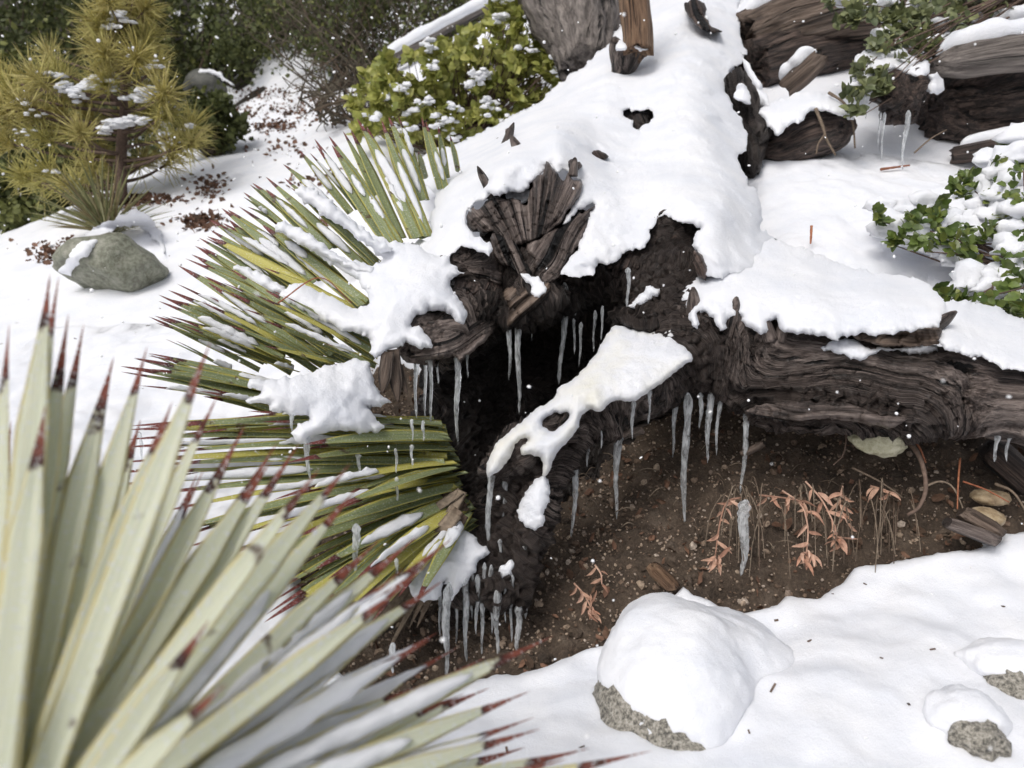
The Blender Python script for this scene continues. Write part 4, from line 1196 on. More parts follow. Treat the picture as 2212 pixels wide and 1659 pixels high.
IC = [
 # (u0,v0,u1,v1,width) lists by place: depth, label, group
 (1.47, 'icicle of the row of three under the root lip, beside the withered leaves', 'icicles under the root lip', [(899, 778, 894, 905, 13)]),
 (1.47, 'middle icicle of the row of three under the root lip', 'icicles under the root lip', [(918, 774, 915, 902, 11)]),
 (1.47, 'longest icicle of the row of three under the root lip', 'icicles under the root lip', [(929, 776, 928, 923, 12)]),
 (1.475, 'single long icicle at the inner corner of the root lip', 'icicles under the root lip', [(987, 776, 985, 963, 18)]),
 (1.555, 'shorter of the twin icicles under the root knuckle', 'icicles of the hollow', [(1101, 703, 1100, 820, 14)]),
 (1.55, 'longer of the twin icicles under the root knuckle', 'icicles of the hollow', [(1120, 700, 1121, 897, 17)]),
 (1.62, 'stout lumpy icicle in the middle of the charred hollow', 'icicles of the hollow', [(1222, 630, 1212, 832, 20)]),
 (1.63, 'short thin icicle beside the stout one in the hollow', 'icicles of the hollow', [(1242, 664, 1242, 763, 11), (1256, 716, 1253, 791, 9)]),
 (1.58, 'small icicle over the snowy ledge in the hollow', 'icicles of the hollow', [(1358, 598, 1358, 664, 12)]),
 (1.42, 'long icicle under the low root arm nearer the hanging roots', 'icicles under the root arm', [(1247, 962, 1240, 1168, 19)]),
 (1.42, 'long icicle under the low root arm nearer the limb', 'icicles under the root arm', [(1334, 950, 1336, 1128, 19)]),
 (1.42, 'short icicle in the fringe under the low root arm', 'icicles under the root arm', [(1210, 975, 1209, 1050, 11), (1272, 930, 1271, 1010, 12), (1300, 912, 1300, 970, 10), (1368, 884, 1368, 950, 11), (1405, 862, 1404, 915, 9), (1150, 1000, 1149, 1075, 10)]),
 (1.47, 'thin icicle between the root arm and the limb', 'icicles under the limb', [(1461, 878, 1458, 990, 13)]),
 (1.45, 'longest icicle under the root of the limb', 'icicles under the limb', [(1484, 868, 1492, 1158, 22)]),
 (1.46, 'short icicle in the cluster under the root of the limb', 'icicles under the limb', [(1515, 868, 1516, 926, 13), (1555, 870, 1554, 985, 12)]),
 (1.46, 'blunt drop shaped icicle in the cluster under the root of the limb', 'icicles under the limb', [(1535, 866, 1535, 1003, 18)]),
 (1.44, 'tapering icicle alone under the split bark of the limb', 'icicles under the limb', [(1616, 903, 1613, 1073, 16)]),
 (1.36, 'short icicle above the rotten root chunk', 'icicles under the limb', [(2157, 948, 2157, 1000, 13), (2182, 950, 2182, 998, 10)]),
 (1.365, 'long icicle at the tip of the cream snow slab', 'icicles on the hanging roots', [(1060, 1022, 1052, 1211, 19)]),
 (1.385, 'medium icicle behind the tip of the cream snow slab', 'icicles on the hanging roots', [(1092, 1040, 1086, 1145, 16)]),
 (1.36, 'wide icicle over the thin dangling root', 'icicles on the hanging roots', [(1134, 1192, 1138, 1348, 24)]),
 (1.37, 'tiny icicle beside the hanging roots', 'icicles on the hanging roots', [(1158, 1180, 1158, 1216, 10), (1081, 1185, 1080, 1225, 9)]),
 (1.27, 'tall icicle at the foot of the green yucca', 'icicles at the yucca foot', [(968, 1280, 957, 1493, 24)]),
 (1.31, 'tall icicle under the tip of the snow wedge', 'icicles at the yucca foot', [(1003, 1262, 1006, 1450, 18)]),
 (1.32, 'tall icicle below the thin snow crust on the root strand', 'icicles at the yucca foot', [(1073, 1290, 1073, 1436, 19)]),
 (1.335, 'thick icicle at the end of the thin dangling root', 'icicles at the yucca foot', [(1120, 1326, 1118, 1432, 19)]),
 (1.32, 'shorter icicle among the tall ones under the snow wedge', 'icicles at the yucca foot', [(1032, 1262, 1027, 1383, 13)]),
 (1.20, 'large icicle dripping from the lowest green yucca leaves', 'icicles on the yucca', [(768, 1150, 763, 1262, 20)]),
 (1.22, 'small icicle beside the snow wedge under the green yucca', 'icicles on the yucca', [(858, 1225, 852, 1282, 10)]),
 (1.16, 'stubby icicle low among the withered yucca leaves', 'icicles on the yucca', [(846, 1410, 844, 1462, 17)]),
 (1.27, 'short icicle dripping from the loose snow slab', 'icicles on the yucca', [(628, 888, 628, 937, 12)]),
 (1.27, 'long icicle at the lowest tongue of the loose snow slab', 'icicles on the yucca', [(659, 944, 662, 1037, 18)]),
 (1.30, 'tiny icicle on a yucca leaf tip', 'icicles on the yucca', [(301, 952, 301, 996, 10), (259, 1030, 257, 1073, 10)]),
 (1.33, 'tiny icicle hanging between the flat yucca leaves', 'icicles on the yucca', [(774, 1000, 775, 1033, 11), (855, 988, 855, 1023, 9), (889, 980, 889, 1008, 9), (857, 1050, 856, 1088, 10), (890, 925, 890, 953, 9), (914, 928, 914, 953, 9)]),
 (1.33, 'thin icicle in the ragged curtain between the tall ones', 'icicles at the yucca foot', [(985, 1272, 984, 1400, 11), (1018, 1258, 1017, 1345, 10), (1047, 1235, 1046, 1330, 10), (1060, 1240, 1061, 1380, 12), (1090, 1285, 1091, 1350, 10), (1105, 1262, 1104, 1400, 12), (950, 1296, 948, 1380, 10), (1040, 1300, 1041, 1440, 12)]),
 (1.50, 'short icicle on the inner edge of the root lip', 'icicles under the root lip', [(945, 778, 944, 830, 9), (1010, 762, 1009, 815, 8)]),
 (1.62, 'thin icicle on the black wall of the hollow', 'icicles of the hollow', [(1285, 690, 1284, 760, 8), (1302, 680, 1301, 735, 8), (1150, 690, 1150, 735, 7)]),
 (2.45, 'thin icicle under the dark burl below the oak branch', 'icicles under the burl', [(1910, 262, 1914, 340, 7), (1903, 262, 1903, 308, 5), (1875, 222, 1875, 253, 5)]),
 (2.44, 'longest icicle under the dark burl below the oak branch', 'icicles under the burl', [(1961, 258, 1962, 362, 12)]),
]
k = 0
for d, lab, grp, lst in IC:
    for q in lst:
        k += 1
        icicle(*q[:4], d, q[4], lab, grp, seed=k)
icicle(1612, 1080, 1613, 1252, 1.37, 30, 'muddy icicle standing over the dry plants on the soil', 'icicles under the limb', 99)

# ------------------------------------------------------------------ yuccas
def leaf_data(base, tip, width, upv, bow, r, nseg=14, keel=.22, taper=.45, th=.12, pw=.68):
    base, tip = np.asarray(base, float), np.asarray(tip, float)
    mid = (base + tip) / 2 + np.asarray(bow, float)
    t = np.linspace(0, 1, nseg + 1)
    t = 1 - (1 - t) ** 1.25
    P = (1 - t)[:, None] ** 2 * base + (2 * t * (1 - t))[:, None] * mid + (t ** 2)[:, None] * tip
    Tn = nrm(np.gradient(P, axis=0))
    S = nrm(np.cross(Tn, upv))
    Nn = np.cross(S, Tn)
    w = width * .5 * np.minimum(1, ((1 - t) / taper + 1e-6)) ** pw * (0.92 + .08 * np.sin(np.pi * t))
    w = np.maximum(w, width * .03)
    w[-1] = width * .006
    xs = np.array([-1, -.5, 0, .5, 1, .5, 0, -.5])
    hh = np.array([keel, keel * .3, 0, keel * .3, keel, keel * .3 - th, -th * 1.4, keel * .3 - th])
    V = P[:, None] + w[:, None, None] * (xs[None, :, None] * S[:, None] + hh[None, :, None] * Nn[:, None])
    A = np.stack([np.broadcast_to(xs, (nseg + 1, 8)), np.broadcast_to(t[:, None], (nseg + 1, 8)), np.full((nseg + 1, 8), r)], -1)
    i = np.arange(nseg)[:, None] * 8
    j = np.arange(8)[None]; jn = (j + 1) % 8
    Q = np.stack([i + j, i + jn, i + 8 + jn, i + 8 + j], -1).reshape(-1, 4)
    cap = np.array([[7, 6, 5, 4], [4, 3, 2, 1], [1, 0, 7, 4]])
    return V.reshape(-1, 3), np.vstack([Q, cap]), A.reshape(-1, 3), P, w, S, Nn

def za(x, y): return 288 + x * .3402, 242 + y * .3402
yl = [(2010,150,2060,380),(1935,90,1990,420),(1830,30,1950,490),(1855,60,1990,500),(1810,250,1860,420),(1680,20,1860,560),(1620,30,1840,560),(1575,50,1800,700),(1590,110,1870,790),(1480,90,1800,800),(1430,50,1780,800),(1420,40,1850,800),
 (1330,120,1650,780),(1380,110,1700,800),(1240,150,1690,840),(1260,210,1650,840),(1150,170,1600,830),(1165,220,1500,700),(1050,240,1380,640),(1120,260,1420,620),(950,330,1350,700),(960,420,1540,980),(840,410,1490,1000),(1000,480,1550,960),
 (755,450,1200,820),(840,490,1250,870),(700,510,1000,760),(700,540,930,730),(820,715,1480,1210),(820,720,1440,1240),(670,600,1450,1230),(560,610,1150,1080),(600,620,1200,1060),(480,680,1000,1050),(510,700,1100,1060),(490,750,1050,1130),
 (460,800,950,1130),(470,790,1240,1190),(390,850,1000,1220),(370,905,1100,1300),(330,930,1300,1500),(440,860,1250,1450),(285,975,1100,1500),(275,1090,1200,1600),(220,1130,1100,1550),(160,1160,1000,1530),(160,1200,950,1560),(100,1300,800,1640),
 (180,1295,950,1600),(150,1310,850,1600),(280,1310,1000,1600),(200,1440,700,1700),(95,1535,600,1750),(0,1565,500,1750),(750,1150,1550,1560),(840,1130,1550,1540),(950,1165,1520,1500),(820,985,1420,1250),(520,1505,1050,1650),(830,1485,1280,1600),(470,1080,1150,1560),(1200,1470,1550,1600),
 (620,1000,1300,1500),(560,1080,1400,1560),(700,1250,1500,1600),(420,1200,1200,1620),(600,1350,1300,1650)]
YL = []
for i, (a, b_, c, e) in enumerate(yl):
    (tu, tv), (bu, bv) = za(a, b_), za(c, e)
    YL.append((tu, tv, bu, bv, i))
lo = [(260,791,700,900),(290,773,720,880),(320,763,700,860),(300,833,650,900),(430,845,700,905),(273,928,960,945),(270,950,965,960),(267,966,965,972),(253,1000,965,985),(240,1023,960,1000),(260,1048,960,1010),(316,923,955,925),
      (330,980,960,950),(400,940,950,930),(500,905,960,925),(560,930,965,940),(300,1070,965,1010),(330,1110,970,1020),(350,1150,975,1030),(380,1190,980,1040),(410,1225,985,1050),(440,1255,985,1060),(480,1290,990,1070),(520,1320,995,1080),
      (570,1345,1000,1085),(620,1365,1000,1090),(660,1380,1005,1095),(700,1365,1005,1100),(740,1350,1008,1105),(800,1330,1010,1110),(860,1290,1012,1115),(620,1000,980,970),(590,1080,985,1000),(560,1140,985,1030),(640,1160,990,1050),(680,1230,995,1075),(720,1100,985,1010),(770,1250,1005,1095),(900,1300,1012,1105),(660,960,970,945)]
for i, q in enumerate(lo): YL.append((*q, 100 + i))
yuc = empty('yucca', W(960, 980, 1.56), 'green yucca rosette leaning out of snow beside the hollow root end', 'plant')
rg = np.random.default_rng(5)
YLEAF = []
def ydepth(tu, tv, bu, bv):
    f = np.clip((tv - 300) / 900, 0, 1)
    dt = np.interp(tv, [250, 420, 650, 800, 950, 1200, 1400], [2.02, 1.80, 1.42, 1.32, 1.26, 1.14, 1.08])
    db = np.interp(bv, [380, 500, 560, 660, 770, 900, 1000, 1110], [2.08, 1.80, 1.68, 1.57, 1.50, 1.52, 1.50, 1.44])
    return dt, db
def add_yleaf(tu, tv, bu, bv, k, wpx=None, mtl=M_YUC, r=None, dd=0.0):
    dt, db = ydepth(tu, tv, bu, bv)
    dt += rg.normal() * .02 + dd; db += rg.normal() * .012 + dd * .4
    T_, B_ = W(tu, tv, dt), W(bu, bv, db)
    wd = (wpx or rg.uniform(19, 27)) / FPX * (dt + db) / 2
    L = np.linalg.norm(T_ - B_)
    wd *= np.clip(L / .30, .6, 1.05)
    ax = nrm(T_ - B_)
    upv = nrm(np.array([0, -0.55, 0.85]) + rg.normal(size=3) * .18)
    upv = nrm(upv - ax * (upv @ ax))
    rr = rg.random() * .8 if r is None else r
    V, Q, A, P, w, S, Nn = leaf_data(B_, T_, wd, upv, (upv * rg.uniform(.01, .06) + rg.normal(size=3) * .012) * L + np.array([0, 0, .02 * L * (tv > 850)]), rr)
    mk('leaf', V, Q, mtl, yuc, attrs={'lf': A})
    YLEAF.append((P, w, S, Nn))
YEL = {54, 57, 58, 59, 61, 103, 104, 108}
for tu, tv, bu, bv, k in YL:
    wpx = None
    if k >= 131: wpx = rg.uniform(26, 34)
    add_yleaf(tu, tv, bu, bv, k, wpx, r=(.9 if k in YEL or (k > 26 and rg.random() < .08) or (k >= 116 and rg.random() < .4) else None))
# leaves underneath that fill the rosette
mainL = [q for q in YL]
for i in range(105):
    a, b_ = mainL[rg.integers(24, len(mainL))], None
    j = rg.normal(size=4) * np.array([16, 14, 12, 12])
    sh = rg.uniform(.0, .18)
    tu, tv, bu, bv = a[0] + j[0], a[1] + j[1], a[2] + j[2], a[3] + j[3]
    tu, tv = tu + (bu - tu) * sh, tv + (bv - tv) * sh
    add_yleaf(tu, tv, bu, bv, 200 + i, dd=rg.uniform(.03, .09))
# snow and frost lying on the leaves
sa = Acc()
def leaf_snow(acc, lf, t0, t1, thick, wide, seed):
    P, w, S, Nn = lf
    n = 16
    x = np.linspace(0, len(P) - 1, 60)
    Pi = np.stack([np.interp(x, np.arange(len(P)), P[:, k]) for k in range(3)], -1)
    wi = np.interp(x, np.arange(len(P)), w)
    Si = nrm(np.stack([np.interp(x, np.arange(len(P)), S[:, k]) for k in range(3)], -1))
    Ni = nrm(np.stack([np.interp(x, np.arange(len(P)), Nn[:, k]) for k in range(3)], -1))
    a, b_ = int(t0 * 59), int(t1 * 59)
    idx = np.linspace(a, b_, n)
    f = lambda A: np.stack([np.interp(idx, np.arange(60), A[:, k]) for k in range(3)], -1)
    Pi, Si, Ni = f(Pi), nrm(f(Si)), nrm(f(Ni))
    wi = np.interp(idx, np.arange(60), wi)
    env = np.sqrt(np.clip(1 - np.abs(np.linspace(-1, 1, n)) ** 3, 0.02, 1))
    wob = 1 + .3 * noise(np.c_[idx / 4.0, np.full(n, seed), np.zeros(n)])
    ww = wi * wide * env * wob
    hh = thick * env * wob
    xs = np.linspace(-1, 1, 7)
    top = Pi[:, None] + (xs[None, :, None] * ww[:, None, None]) * Si[:, None] + ((1 - xs ** 2)[None, :, None] * hh[:, None, None] + .0015 + (xs ** 2 * .2)[None, :, None] * ww[:, None, None]) * Ni[:, None]
    top += (noise(top * 90 + seed) * thick * .5 + noise(top * 190 + seed) * thick * .3)[..., None] * Ni[:, None]
    bot = Pi - Ni * .001
    V = np.concatenate([top, bot[:, None]], 1).reshape(-1, 3)
    i = np.arange(n - 1)[:, None] * 8
    j = np.arange(8)[None]; jn = (j + 1) % 8
    Q = np.stack([i + j, i + jn, i + 8 + jn, i + 8 + j], -1).reshape(-1, 4)
    caps = np.array([[0, 1, 2, 3], [3, 4, 5, 6], [0, 3, 6, 7]])
    acc.add(V, np.vstack([Q[:, ::-1], caps, caps[:, ::-1] + (n - 1) * 8]))
for i, lf in enumerate(YLEAF[:len(YL)]):
    p = .62 if i < 62 else .5
    if rg.random() < p:
        t0 = rg.uniform(.05, .45)
        leaf_snow(sa, lf, t0, min(.92, t0 + rg.uniform(.2, .5)), rg.uniform(.004, .012), rg.uniform(.6, 1.05), i)
o = sa.build('leaf_snow', M_SNOW_ICY)
tag(o, 'thin strips of snow lying along the green yucca leaves', 'snow', kind='stuff')
# wider snow strips between the leaf ranks
for q, lab in (([(640, 413), (668, 408), (700, 424), (750, 470), (800, 510), (850, 536), (830, 545), (780, 520), (720, 480), (670, 440)], 'snow strip between the two top ranks of yucca leaves'),
               ([(592, 490), (610, 482), (650, 492), (700, 530), (770, 570), (810, 580), (800, 595), (740, 575), (680, 545), (620, 512)], 'snow strip on the third rank of yucca leaves'),
               ([(500, 580), (530, 575), (580, 600), (620, 630), (600, 640), (550, 615)], 'snow strip beside the fourth rank of yucca leaves')):
    snowslab(q, lab, T=.03, R=14, seed=int(q[0][0]), step=4, back=.02, dpts=[(q[0][0], q[0][1], 1.60), (q[4][0], q[4][1], 1.57), (q[-2][0], q[-2][1], 1.58)])
# withered leaf bases hanging under the mound
for i, (a, b_, c, e, d) in enumerate([(838, 760, 826, 850, 1.41), (850, 755, 860, 870, 1.42), (845, 765, 880, 850, 1.43), (990, 1100, 900, 1200, 1.36), (1000, 1110, 930, 1200, 1.37), (985, 1110, 880, 1230, 1.35)]):
    V, Q, A, *_ = leaf_data(W(a, b_, d), W(c, e, d - .03), .026, np.array([0, -1, .2]), (0, 0, -.01), .5)
    o = mk('withered_leaf', V, Q, M_BROWNWOOD if i < 3 else M_STRAW, yuc, attrs={'lf': A, 'grain': np.c_[A[:, 0] * .01, A[:, 0] * 0, A[:, 1] * .1], 'char': np.zeros(len(A)), 'rnd': A[:, 2]})

for i in range(34):
    a, e = rg.uniform(960, 1010), rg.uniform(1060, 1130)
    a2, e2 = a - rg.uniform(60, 260), e + rg.uniform(120, 320)
    V, Q, A, *_ = leaf_data(W(a, e, 1.44), W(a2, e2, rg.uniform(1.28, 1.36)), .02, nrm(np.array([-.2, -1, .3]) + rg.normal(size=3) * .3), (0, 0, -.02), .5)
    mk('withered_leaf', V, Q, M_STRAW, yuc, attrs={'rnd': np.full(len(A), rg.random())})

# foreground yucca
fy = empty('yucca', W(-40, 2040, .42), 'pale frosted yucca with red brown leaf tips rising from the near snow', 'plant')
FT = [(108, 592, .60, 88), (127, 598, .61, 80), (148, 678, .60, 70), (181, 700, .62, 75), (246, 770, .62, 85), (318, 748, .63, 75), (455, 738, .56, 88), (372, 868, .60, 85), (474, 846, .63, 70), (531, 916, .64, 72), (598, 957, .66, 66), (646, 958, .66, 66), (440, 1015, .68, 50),
      (98, 876, .50, 100), (692, 1010, .56, 78), (756, 1002, .60, 82), (772, 1055, .62, 75), (901, 1158, .70, 66), (974, 1165, .66, 74), (957, 1254, .68, 68), (871, 1268, .58, 72), (944, 1367, .74, 50), (991, 1397, .72, 52), (1047, 1421, .72, 48), (1194, 1374, .70, 60), (929, 1510, .70, 40),
      (1145, 1493, .66, 62), (1155, 1549, .66, 46), (1168, 1574, .62, 58), (1275, 1616, .62, 56), (1224, 1640, .60, 60), (1408, 1622, .62, 50), (453, 1338, .46, 78), (488, 1476, .40, 84), (20, 700, .58, 70), (-40, 700, .58, 80)]
NMAIN = len(FT)
env = np.array([(-60, 760), (20, 690), (110, 640), (180, 720), (250, 800), (320, 790), (460, 800), (530, 930), (650, 980), (760, 1030), (900, 1180), (974, 1190), (970, 1290), (990, 1410), (1060, 1430), (1180, 1390), (1145, 1500), (1170, 1580), (1275, 1625)], float)
rgf = np.random.default_rng(14)
for q in np.linspace(.3, len(env) - 1.3, 34):
    k_ = int(q); f_ = q - k_
    e_ = env[k_] * (1 - f_) + env[k_ + 1] * f_
    sh = rgf.uniform(.02, .22)
    e_ = e_ + (np.array([-40, 2040]) - e_) * sh + rgf.normal(size=2) * 14
    FT.append((e_[0], e_[1], rgf.uniform(.62, .76), rgf.uniform(56, 78)))
FLEAF = []
rg = np.random.default_rng(11)
for i, (tu, tv, d, w) in enumerate(FT):
    cu_ = np.interp(tu, [-100, 100, 600, 1000, 1400], [-60, -30, -60, -40, 60]) + rg.normal() * 14
    cv_ = np.interp(tu, [-100, 400, 800, 1100, 1400], [2080, 2060, 2000, 1950, 1960]) + rg.normal() * 20
    bd = .40 + (d - .6) * .25
    T_, B_ = W(tu, tv, d), W(cu_, cv_, bd)
    L = np.linalg.norm(T_ - B_)
    ax = nrm(T_ - B_)
    upv = nrm(np.array([.15, -.75, .55]) + rg.normal(size=3) * .15)
    upv = nrm(upv - ax * (upv @ ax))
    wd = .74 * w / FPX * (d * .7 + bd * .3)
    V, Q, A, P, w_, S, Nn = leaf_data(B_, T_, wd, upv, upv * L * rg.uniform(.0, .03), rg.random() * .79 if i not in (23, 31) else .9, nseg=26, taper=.30, keel=.3, pw=1.12)
    mk('leaf', V, Q, M_YUCF, fy, attrs={'lf': A})
    FLEAF.append((P, w_, S, Nn))
sa = Acc()
strips = [(21, .3, .86, .010, 1.0), (22, .3, .84, .010, 1.0), (23, .3, .8, .009, .9), (24, .25, .7, .010, .9), (18, .35, .8, .010, .9), (17, .3, .7, .009, .8), (12, .4, .8, .008, .9), (19, .3, .75, .008, .9), (25, .3, .9, .01, 1.1), (26, .2, .6, .009, .9), (27, .2, .8, .009, .9), (16, .3, .6, .007, .8)]
strips += [(i, .25, rgf.uniform(.6, .9), rgf.uniform(.006, .010), .95) for i in range(NMAIN + 17, len(FT)) if i % 3]
for i, t0, t1, th, wd in strips:
    leaf_snow(sa, FLEAF[i], t0, t1, th, wd, i)
o = sa.build('leaf_snow', M_SNOW_ICY)
tag(o, 'snow ridges caught along the pale foreground yucca leaves', 'snow', kind='stuff')

# ------------------------------------------------------------------ logs, stubs and the tree standing behind
def log(name, pts, mtl, label, n=40, **kw):
    ch = smooth_chain(vx(pts), n)
    o, V, Fs = bark_tube(name, ch, mtl, None, **kw)
    tag(o, label, 'log' if 'log' in name else 'stump')
    tri = [tuple(f) for F in Fs for f in F.tolist()]
    return ch, BVHTree.FromPolygons([tuple(p) for p in V], tri)
def log_snow(ch, label, a0=-70, a1=70, t0=0.0, t1=1.0, th=.04, seed=0, lift=.0, m=M_SNOW_ICY):
    """snow lying along the top of a log as a closed shell"""
    n = 60
    k = np.linspace(t0, t1, n) * (len(ch) - 1)
    C = np.stack([np.interp(k, np.arange(len(ch)), ch[:, i]) for i in range(4)], -1)
    T = nrm(np.gradient(C[:, :3], axis=0))
    up = np.array([0, 0, 1.0])
    Nn = nrm(up - T * (T @ up)[:, None])
    S = np.cross(T, Nn)
    m_ = 15
    s = np.linspace(-1, 1, m_)
    env = np.sqrt(np.clip(1 - np.abs(np.linspace(-1, 1, n)) ** 6, .0, 1))
    q = np.stack([np.broadcast_to(k[:, None] * .12, (n, m_)), np.broadcast_to(s[None] * 1.5, (n, m_)), np.full((n, m_), seed * 1.3)], -1)
    ang = np.radians((a0 + a1) / 2 + (a1 - a0) / 2 * s)[None] * (1 + .18 * noise(q * np.array([2, 0, 1])))
    prof = np.sqrt(np.clip(1 - s ** 4, 0, 1))[None] * env[:, None]
    r_out = C[:, 3:4] * 1.02 + lift + th * prof * (1 + .3 * noise(q * 1.4))
    r_in = C[:, 3:4] * .85 + 0 * ang
    def pts(r): return C[:, None, :3] + r[..., None] * (np.sin(ang)[..., None] * S[:, None] + np.cos(ang)[..., None] * Nn[:, None])
    Vo, Vi = pts(r_out), pts(r_in)
    V = np.concatenate([Vo, Vi[:, ::-1]], 1)
    w = 2 * m_
    i = np.arange(n - 1)[:, None] * w
    j = np.arange(w)[None]; jn = (j + 1) % w
    Q = np.stack([i + j, i + jn, i + w + jn, i + w + j], -1).reshape(-1, 4)
    o = mk('snow_patch', V.reshape(-1, 3), Q[:, ::-1], m)
    tag(o, label, 'snow')
# grey trunk behind
c, _ = log('tree_stump', [(1270, 150, 3.25, .10), (1262, 70, 3.35, .16), (1240, 0, 3.45, .21), (1220, -90, 3.6, .25), (1200, -220, 3.8, .25)], M_GREYWOOD, 'grey weathered trunk base beside the snow blanket and the yellow green shrub', sides=64, amp=.02)
c, _ = log('broken_stump', [(1378, 112, 2.62, .045), (1376, 60, 2.62, .048), (1370, 0, 2.62, .046), (1362, -110, 2.62, .043), (1355, -200, 2.62, .04)], M_ORANGEWOOD, 'upright orange brown broken post standing in the trunk snow', sides=40, amp=.006)
c, _ = log('broken_stump', [(1342, 165, 2.72, .03), (1348, 140, 2.70, .045), (1352, 112, 2.68, .06), (1356, 98, 2.67, .063)], M_WOOD, 'dark snapped stub with snow in it below the orange brown post', sides=32, n=16, amp=.005)
snowslab([(1330, 92), (1350, 84), (1385, 96), (1398, 108), (1380, 112), (1350, 106), (1332, 104)], 'snow filling the dark snapped stub', T=.02, R=8, step=3, seed=51, dpts=[(1330, 95, 2.62), (1398, 108, 2.60), (1360, 85, 2.66)], back=.02)
# logs upper right
c, _ = log('fallen_log', [(1608, 90, 3.25, .10), (1700, 55, 3.25, .12), (1800, 25, 3.2, .12), (1900, 5, 3.15, .12), (2050, -40, 3.1, .12), (2250, -80, 3.1, .12)], M_BROWNWOOD, 'brown cracked log lying behind the snow covered trunk', sides=64, amp=.014, n=60)
log_snow(c, 'snow lying along the brown cracked log', -55, 30, 0.0, .98, .07, 1)
c, _ = log('fallen_log', [(1625, 150, 3.2, .10), (1720, 120, 3.25, .11), (1850, 95, 3.3, .09), (1960, 80, 3.35, .07)], M_CHAR, 'blackened log wedged under the brown cracked log', sides=48, amp=.012)
c, _ = log('broken_stump', [(1700, 190, 2.85, .035), (1735, 160, 2.80, .040), (1775, 122, 2.76, .032)], M_BROWNWOOD, 'short brown branch stub poking from snow behind the trunk', sides=32, n=24, amp=.006)
log_snow(c, 'snow along the short brown branch stub', -75, 45, .0, 1, .04, 2)
c, _ = log('fallen_log', [(2008, 142, 2.55, .02), (2070, 132, 2.52, .05), (2150, 118, 2.48, .055), (2260, 105, 2.44, .06), (2420, 90, 2.40, .06)], M_GREYWOOD, 'weathered grey log with snow and a pointed end under the oak branch', sides=48, amp=.008, n=50)
log_snow(c, 'snow along the weathered grey pointed log', -80, 40, .05, 1, .05, 3)
c, _ = log('fallen_log', [(2090, 90, 2.75, .02), (2150, 78, 2.70, .035), (2260, 55, 2.65, .04), (2420, 30, 2.6, .04)], M_GREYWOOD, 'thin grey log behind the pointed grey log', sides=32, amp=.006)
log_snow(c, 'snow along the thin grey log', -80, 60, .0, 1, .05, 4)
c, _ = log('fallen_log', [(2005, 240, 2.74, .09), (2090, 240, 2.74, .14), (2200, 225, 2.74, .17), (2350, 215, 2.72, .18), (2500, 205, 2.7, .18)], M_CHAR, 'dark reddish rotten log enlarged to fill the dark void beneath the pointed grey log', sides=64, amp=.018, n=50)  # swollen downward so its dark colour stands in for the shaded void
c, _ = log('fallen_log', [(2055, 335, 2.60, .025), (2120, 325, 2.55, .03), (2212, 312, 2.5, .035), (2350, 300, 2.45, .035)], M_CHAR, 'low dark branch lying on snow below the rotten log', sides=32, amp=.006)
log_snow(c, 'broken snow on the low dark branch', -70, 20, .1, 1, .03, 5)
# dark burl below the oak branch
o, _ = rock('burl', W(1945, 212, 2.52), (.095, .10, .085), M_CHAR, 'round charred burl hung with icicles below the oak branch', seed=20, amp=.28, chops=3, cat='burl')
me = o.data
gco = np.array([v.co[:] for v in me.vertices])
a = me.attributes.new('grain', 'FLOAT_VECTOR', 'POINT'); a.data.foreach_set('vector', (gco[:, [0, 2, 1]] * 1.0).astype(np.float32).ravel())
snowslab([(1850, 120), (1900, 110), (1960, 115), (2010, 140), (2000, 165), (1970, 168), (1930, 150), (1900, 165), (1880, 210), (1868, 235), (1852, 215), (1858, 180), (1845, 150)], 'snow heaped over the charred burl', T=.05, R=20, seed=52, dpts=[(1850, 130, 2.52), (1950, 120, 2.55), (2010, 145, 2.48), (1870, 230, 2.46), (1920, 150, 2.47)], back=.1)
snowslab([(2000, 170), (2030, 160), (2040, 190), (2028, 200), (2010, 205), (1998, 190)], 'small snow lump beside the charred burl', T=.03, R=12, seed=53, dpts=[(2000, 170, 2.50), (2035, 165, 2.5), (2010, 205, 2.46)], step=3, back=.05)
# dark hollow roots beside the trunk
c, _ = log('root', [(1640, 330, 2.58, .04), (1690, 320, 2.55, .06), (1740, 300, 2.54, .075), (1800, 285, 2.54, .055), (1835, 275, 2.54, .02)], M_CHAR, 'black charred root hump in the hollow right of the trunk', sides=48, amp=.012)
snowslab([(1640, 240), (1680, 215), (1730, 200), (1790, 205), (1835, 225), (1840, 260), (1815, 250), (1780, 238), (1750, 240), (1730, 262), (1700, 270), (1685, 290), (1670, 285), (1655, 265)], 'snow hump over the black charred root', T=.05, R=22, seed=54, dpts=[(1640, 245, 2.50), (1730, 205, 2.56), (1840, 240, 2.48), (1700, 280, 2.40), (1780, 240, 2.42)], back=.12)
snowslab([(1600, 110), (1640, 175), (1660, 215), (1675, 270), (1655, 265), (1635, 230), (1630, 190), (1610, 150)], 'narrow snow strip beyond the side knob of the trunk', T=.03, R=12, seed=55, dpts=[(1600, 110, 2.75), (1650, 200, 2.58), (1670, 270, 2.48)], back=.08)
snowslab([(1592, 190), (1606, 182), (1622, 205), (1618, 222), (1600, 220), (1586, 210)], 'snow clump on the side knob of the trunk', T=.02, R=10, seed=56, dpts=[(1592, 190, 2.48), (1620, 205, 2.46), (1600, 220, 2.44)], step=3, back=.03)
# thin snowy pole in the brush
c, _ = log('fallen_log', [(835, 128, 5.3, .025), (900, 95, 5.3, .03), (1000, 42, 5.3, .03), (1110, -15, 5.3, .032)], M_GREYWOOD, 'thin fallen pole crossing the brush behind the yellow green shrub', sides=20, amp=.004)
log_snow(c, 'snow along the thin fallen pole in the brush', -80, 80, .0, 1, .05, 6)

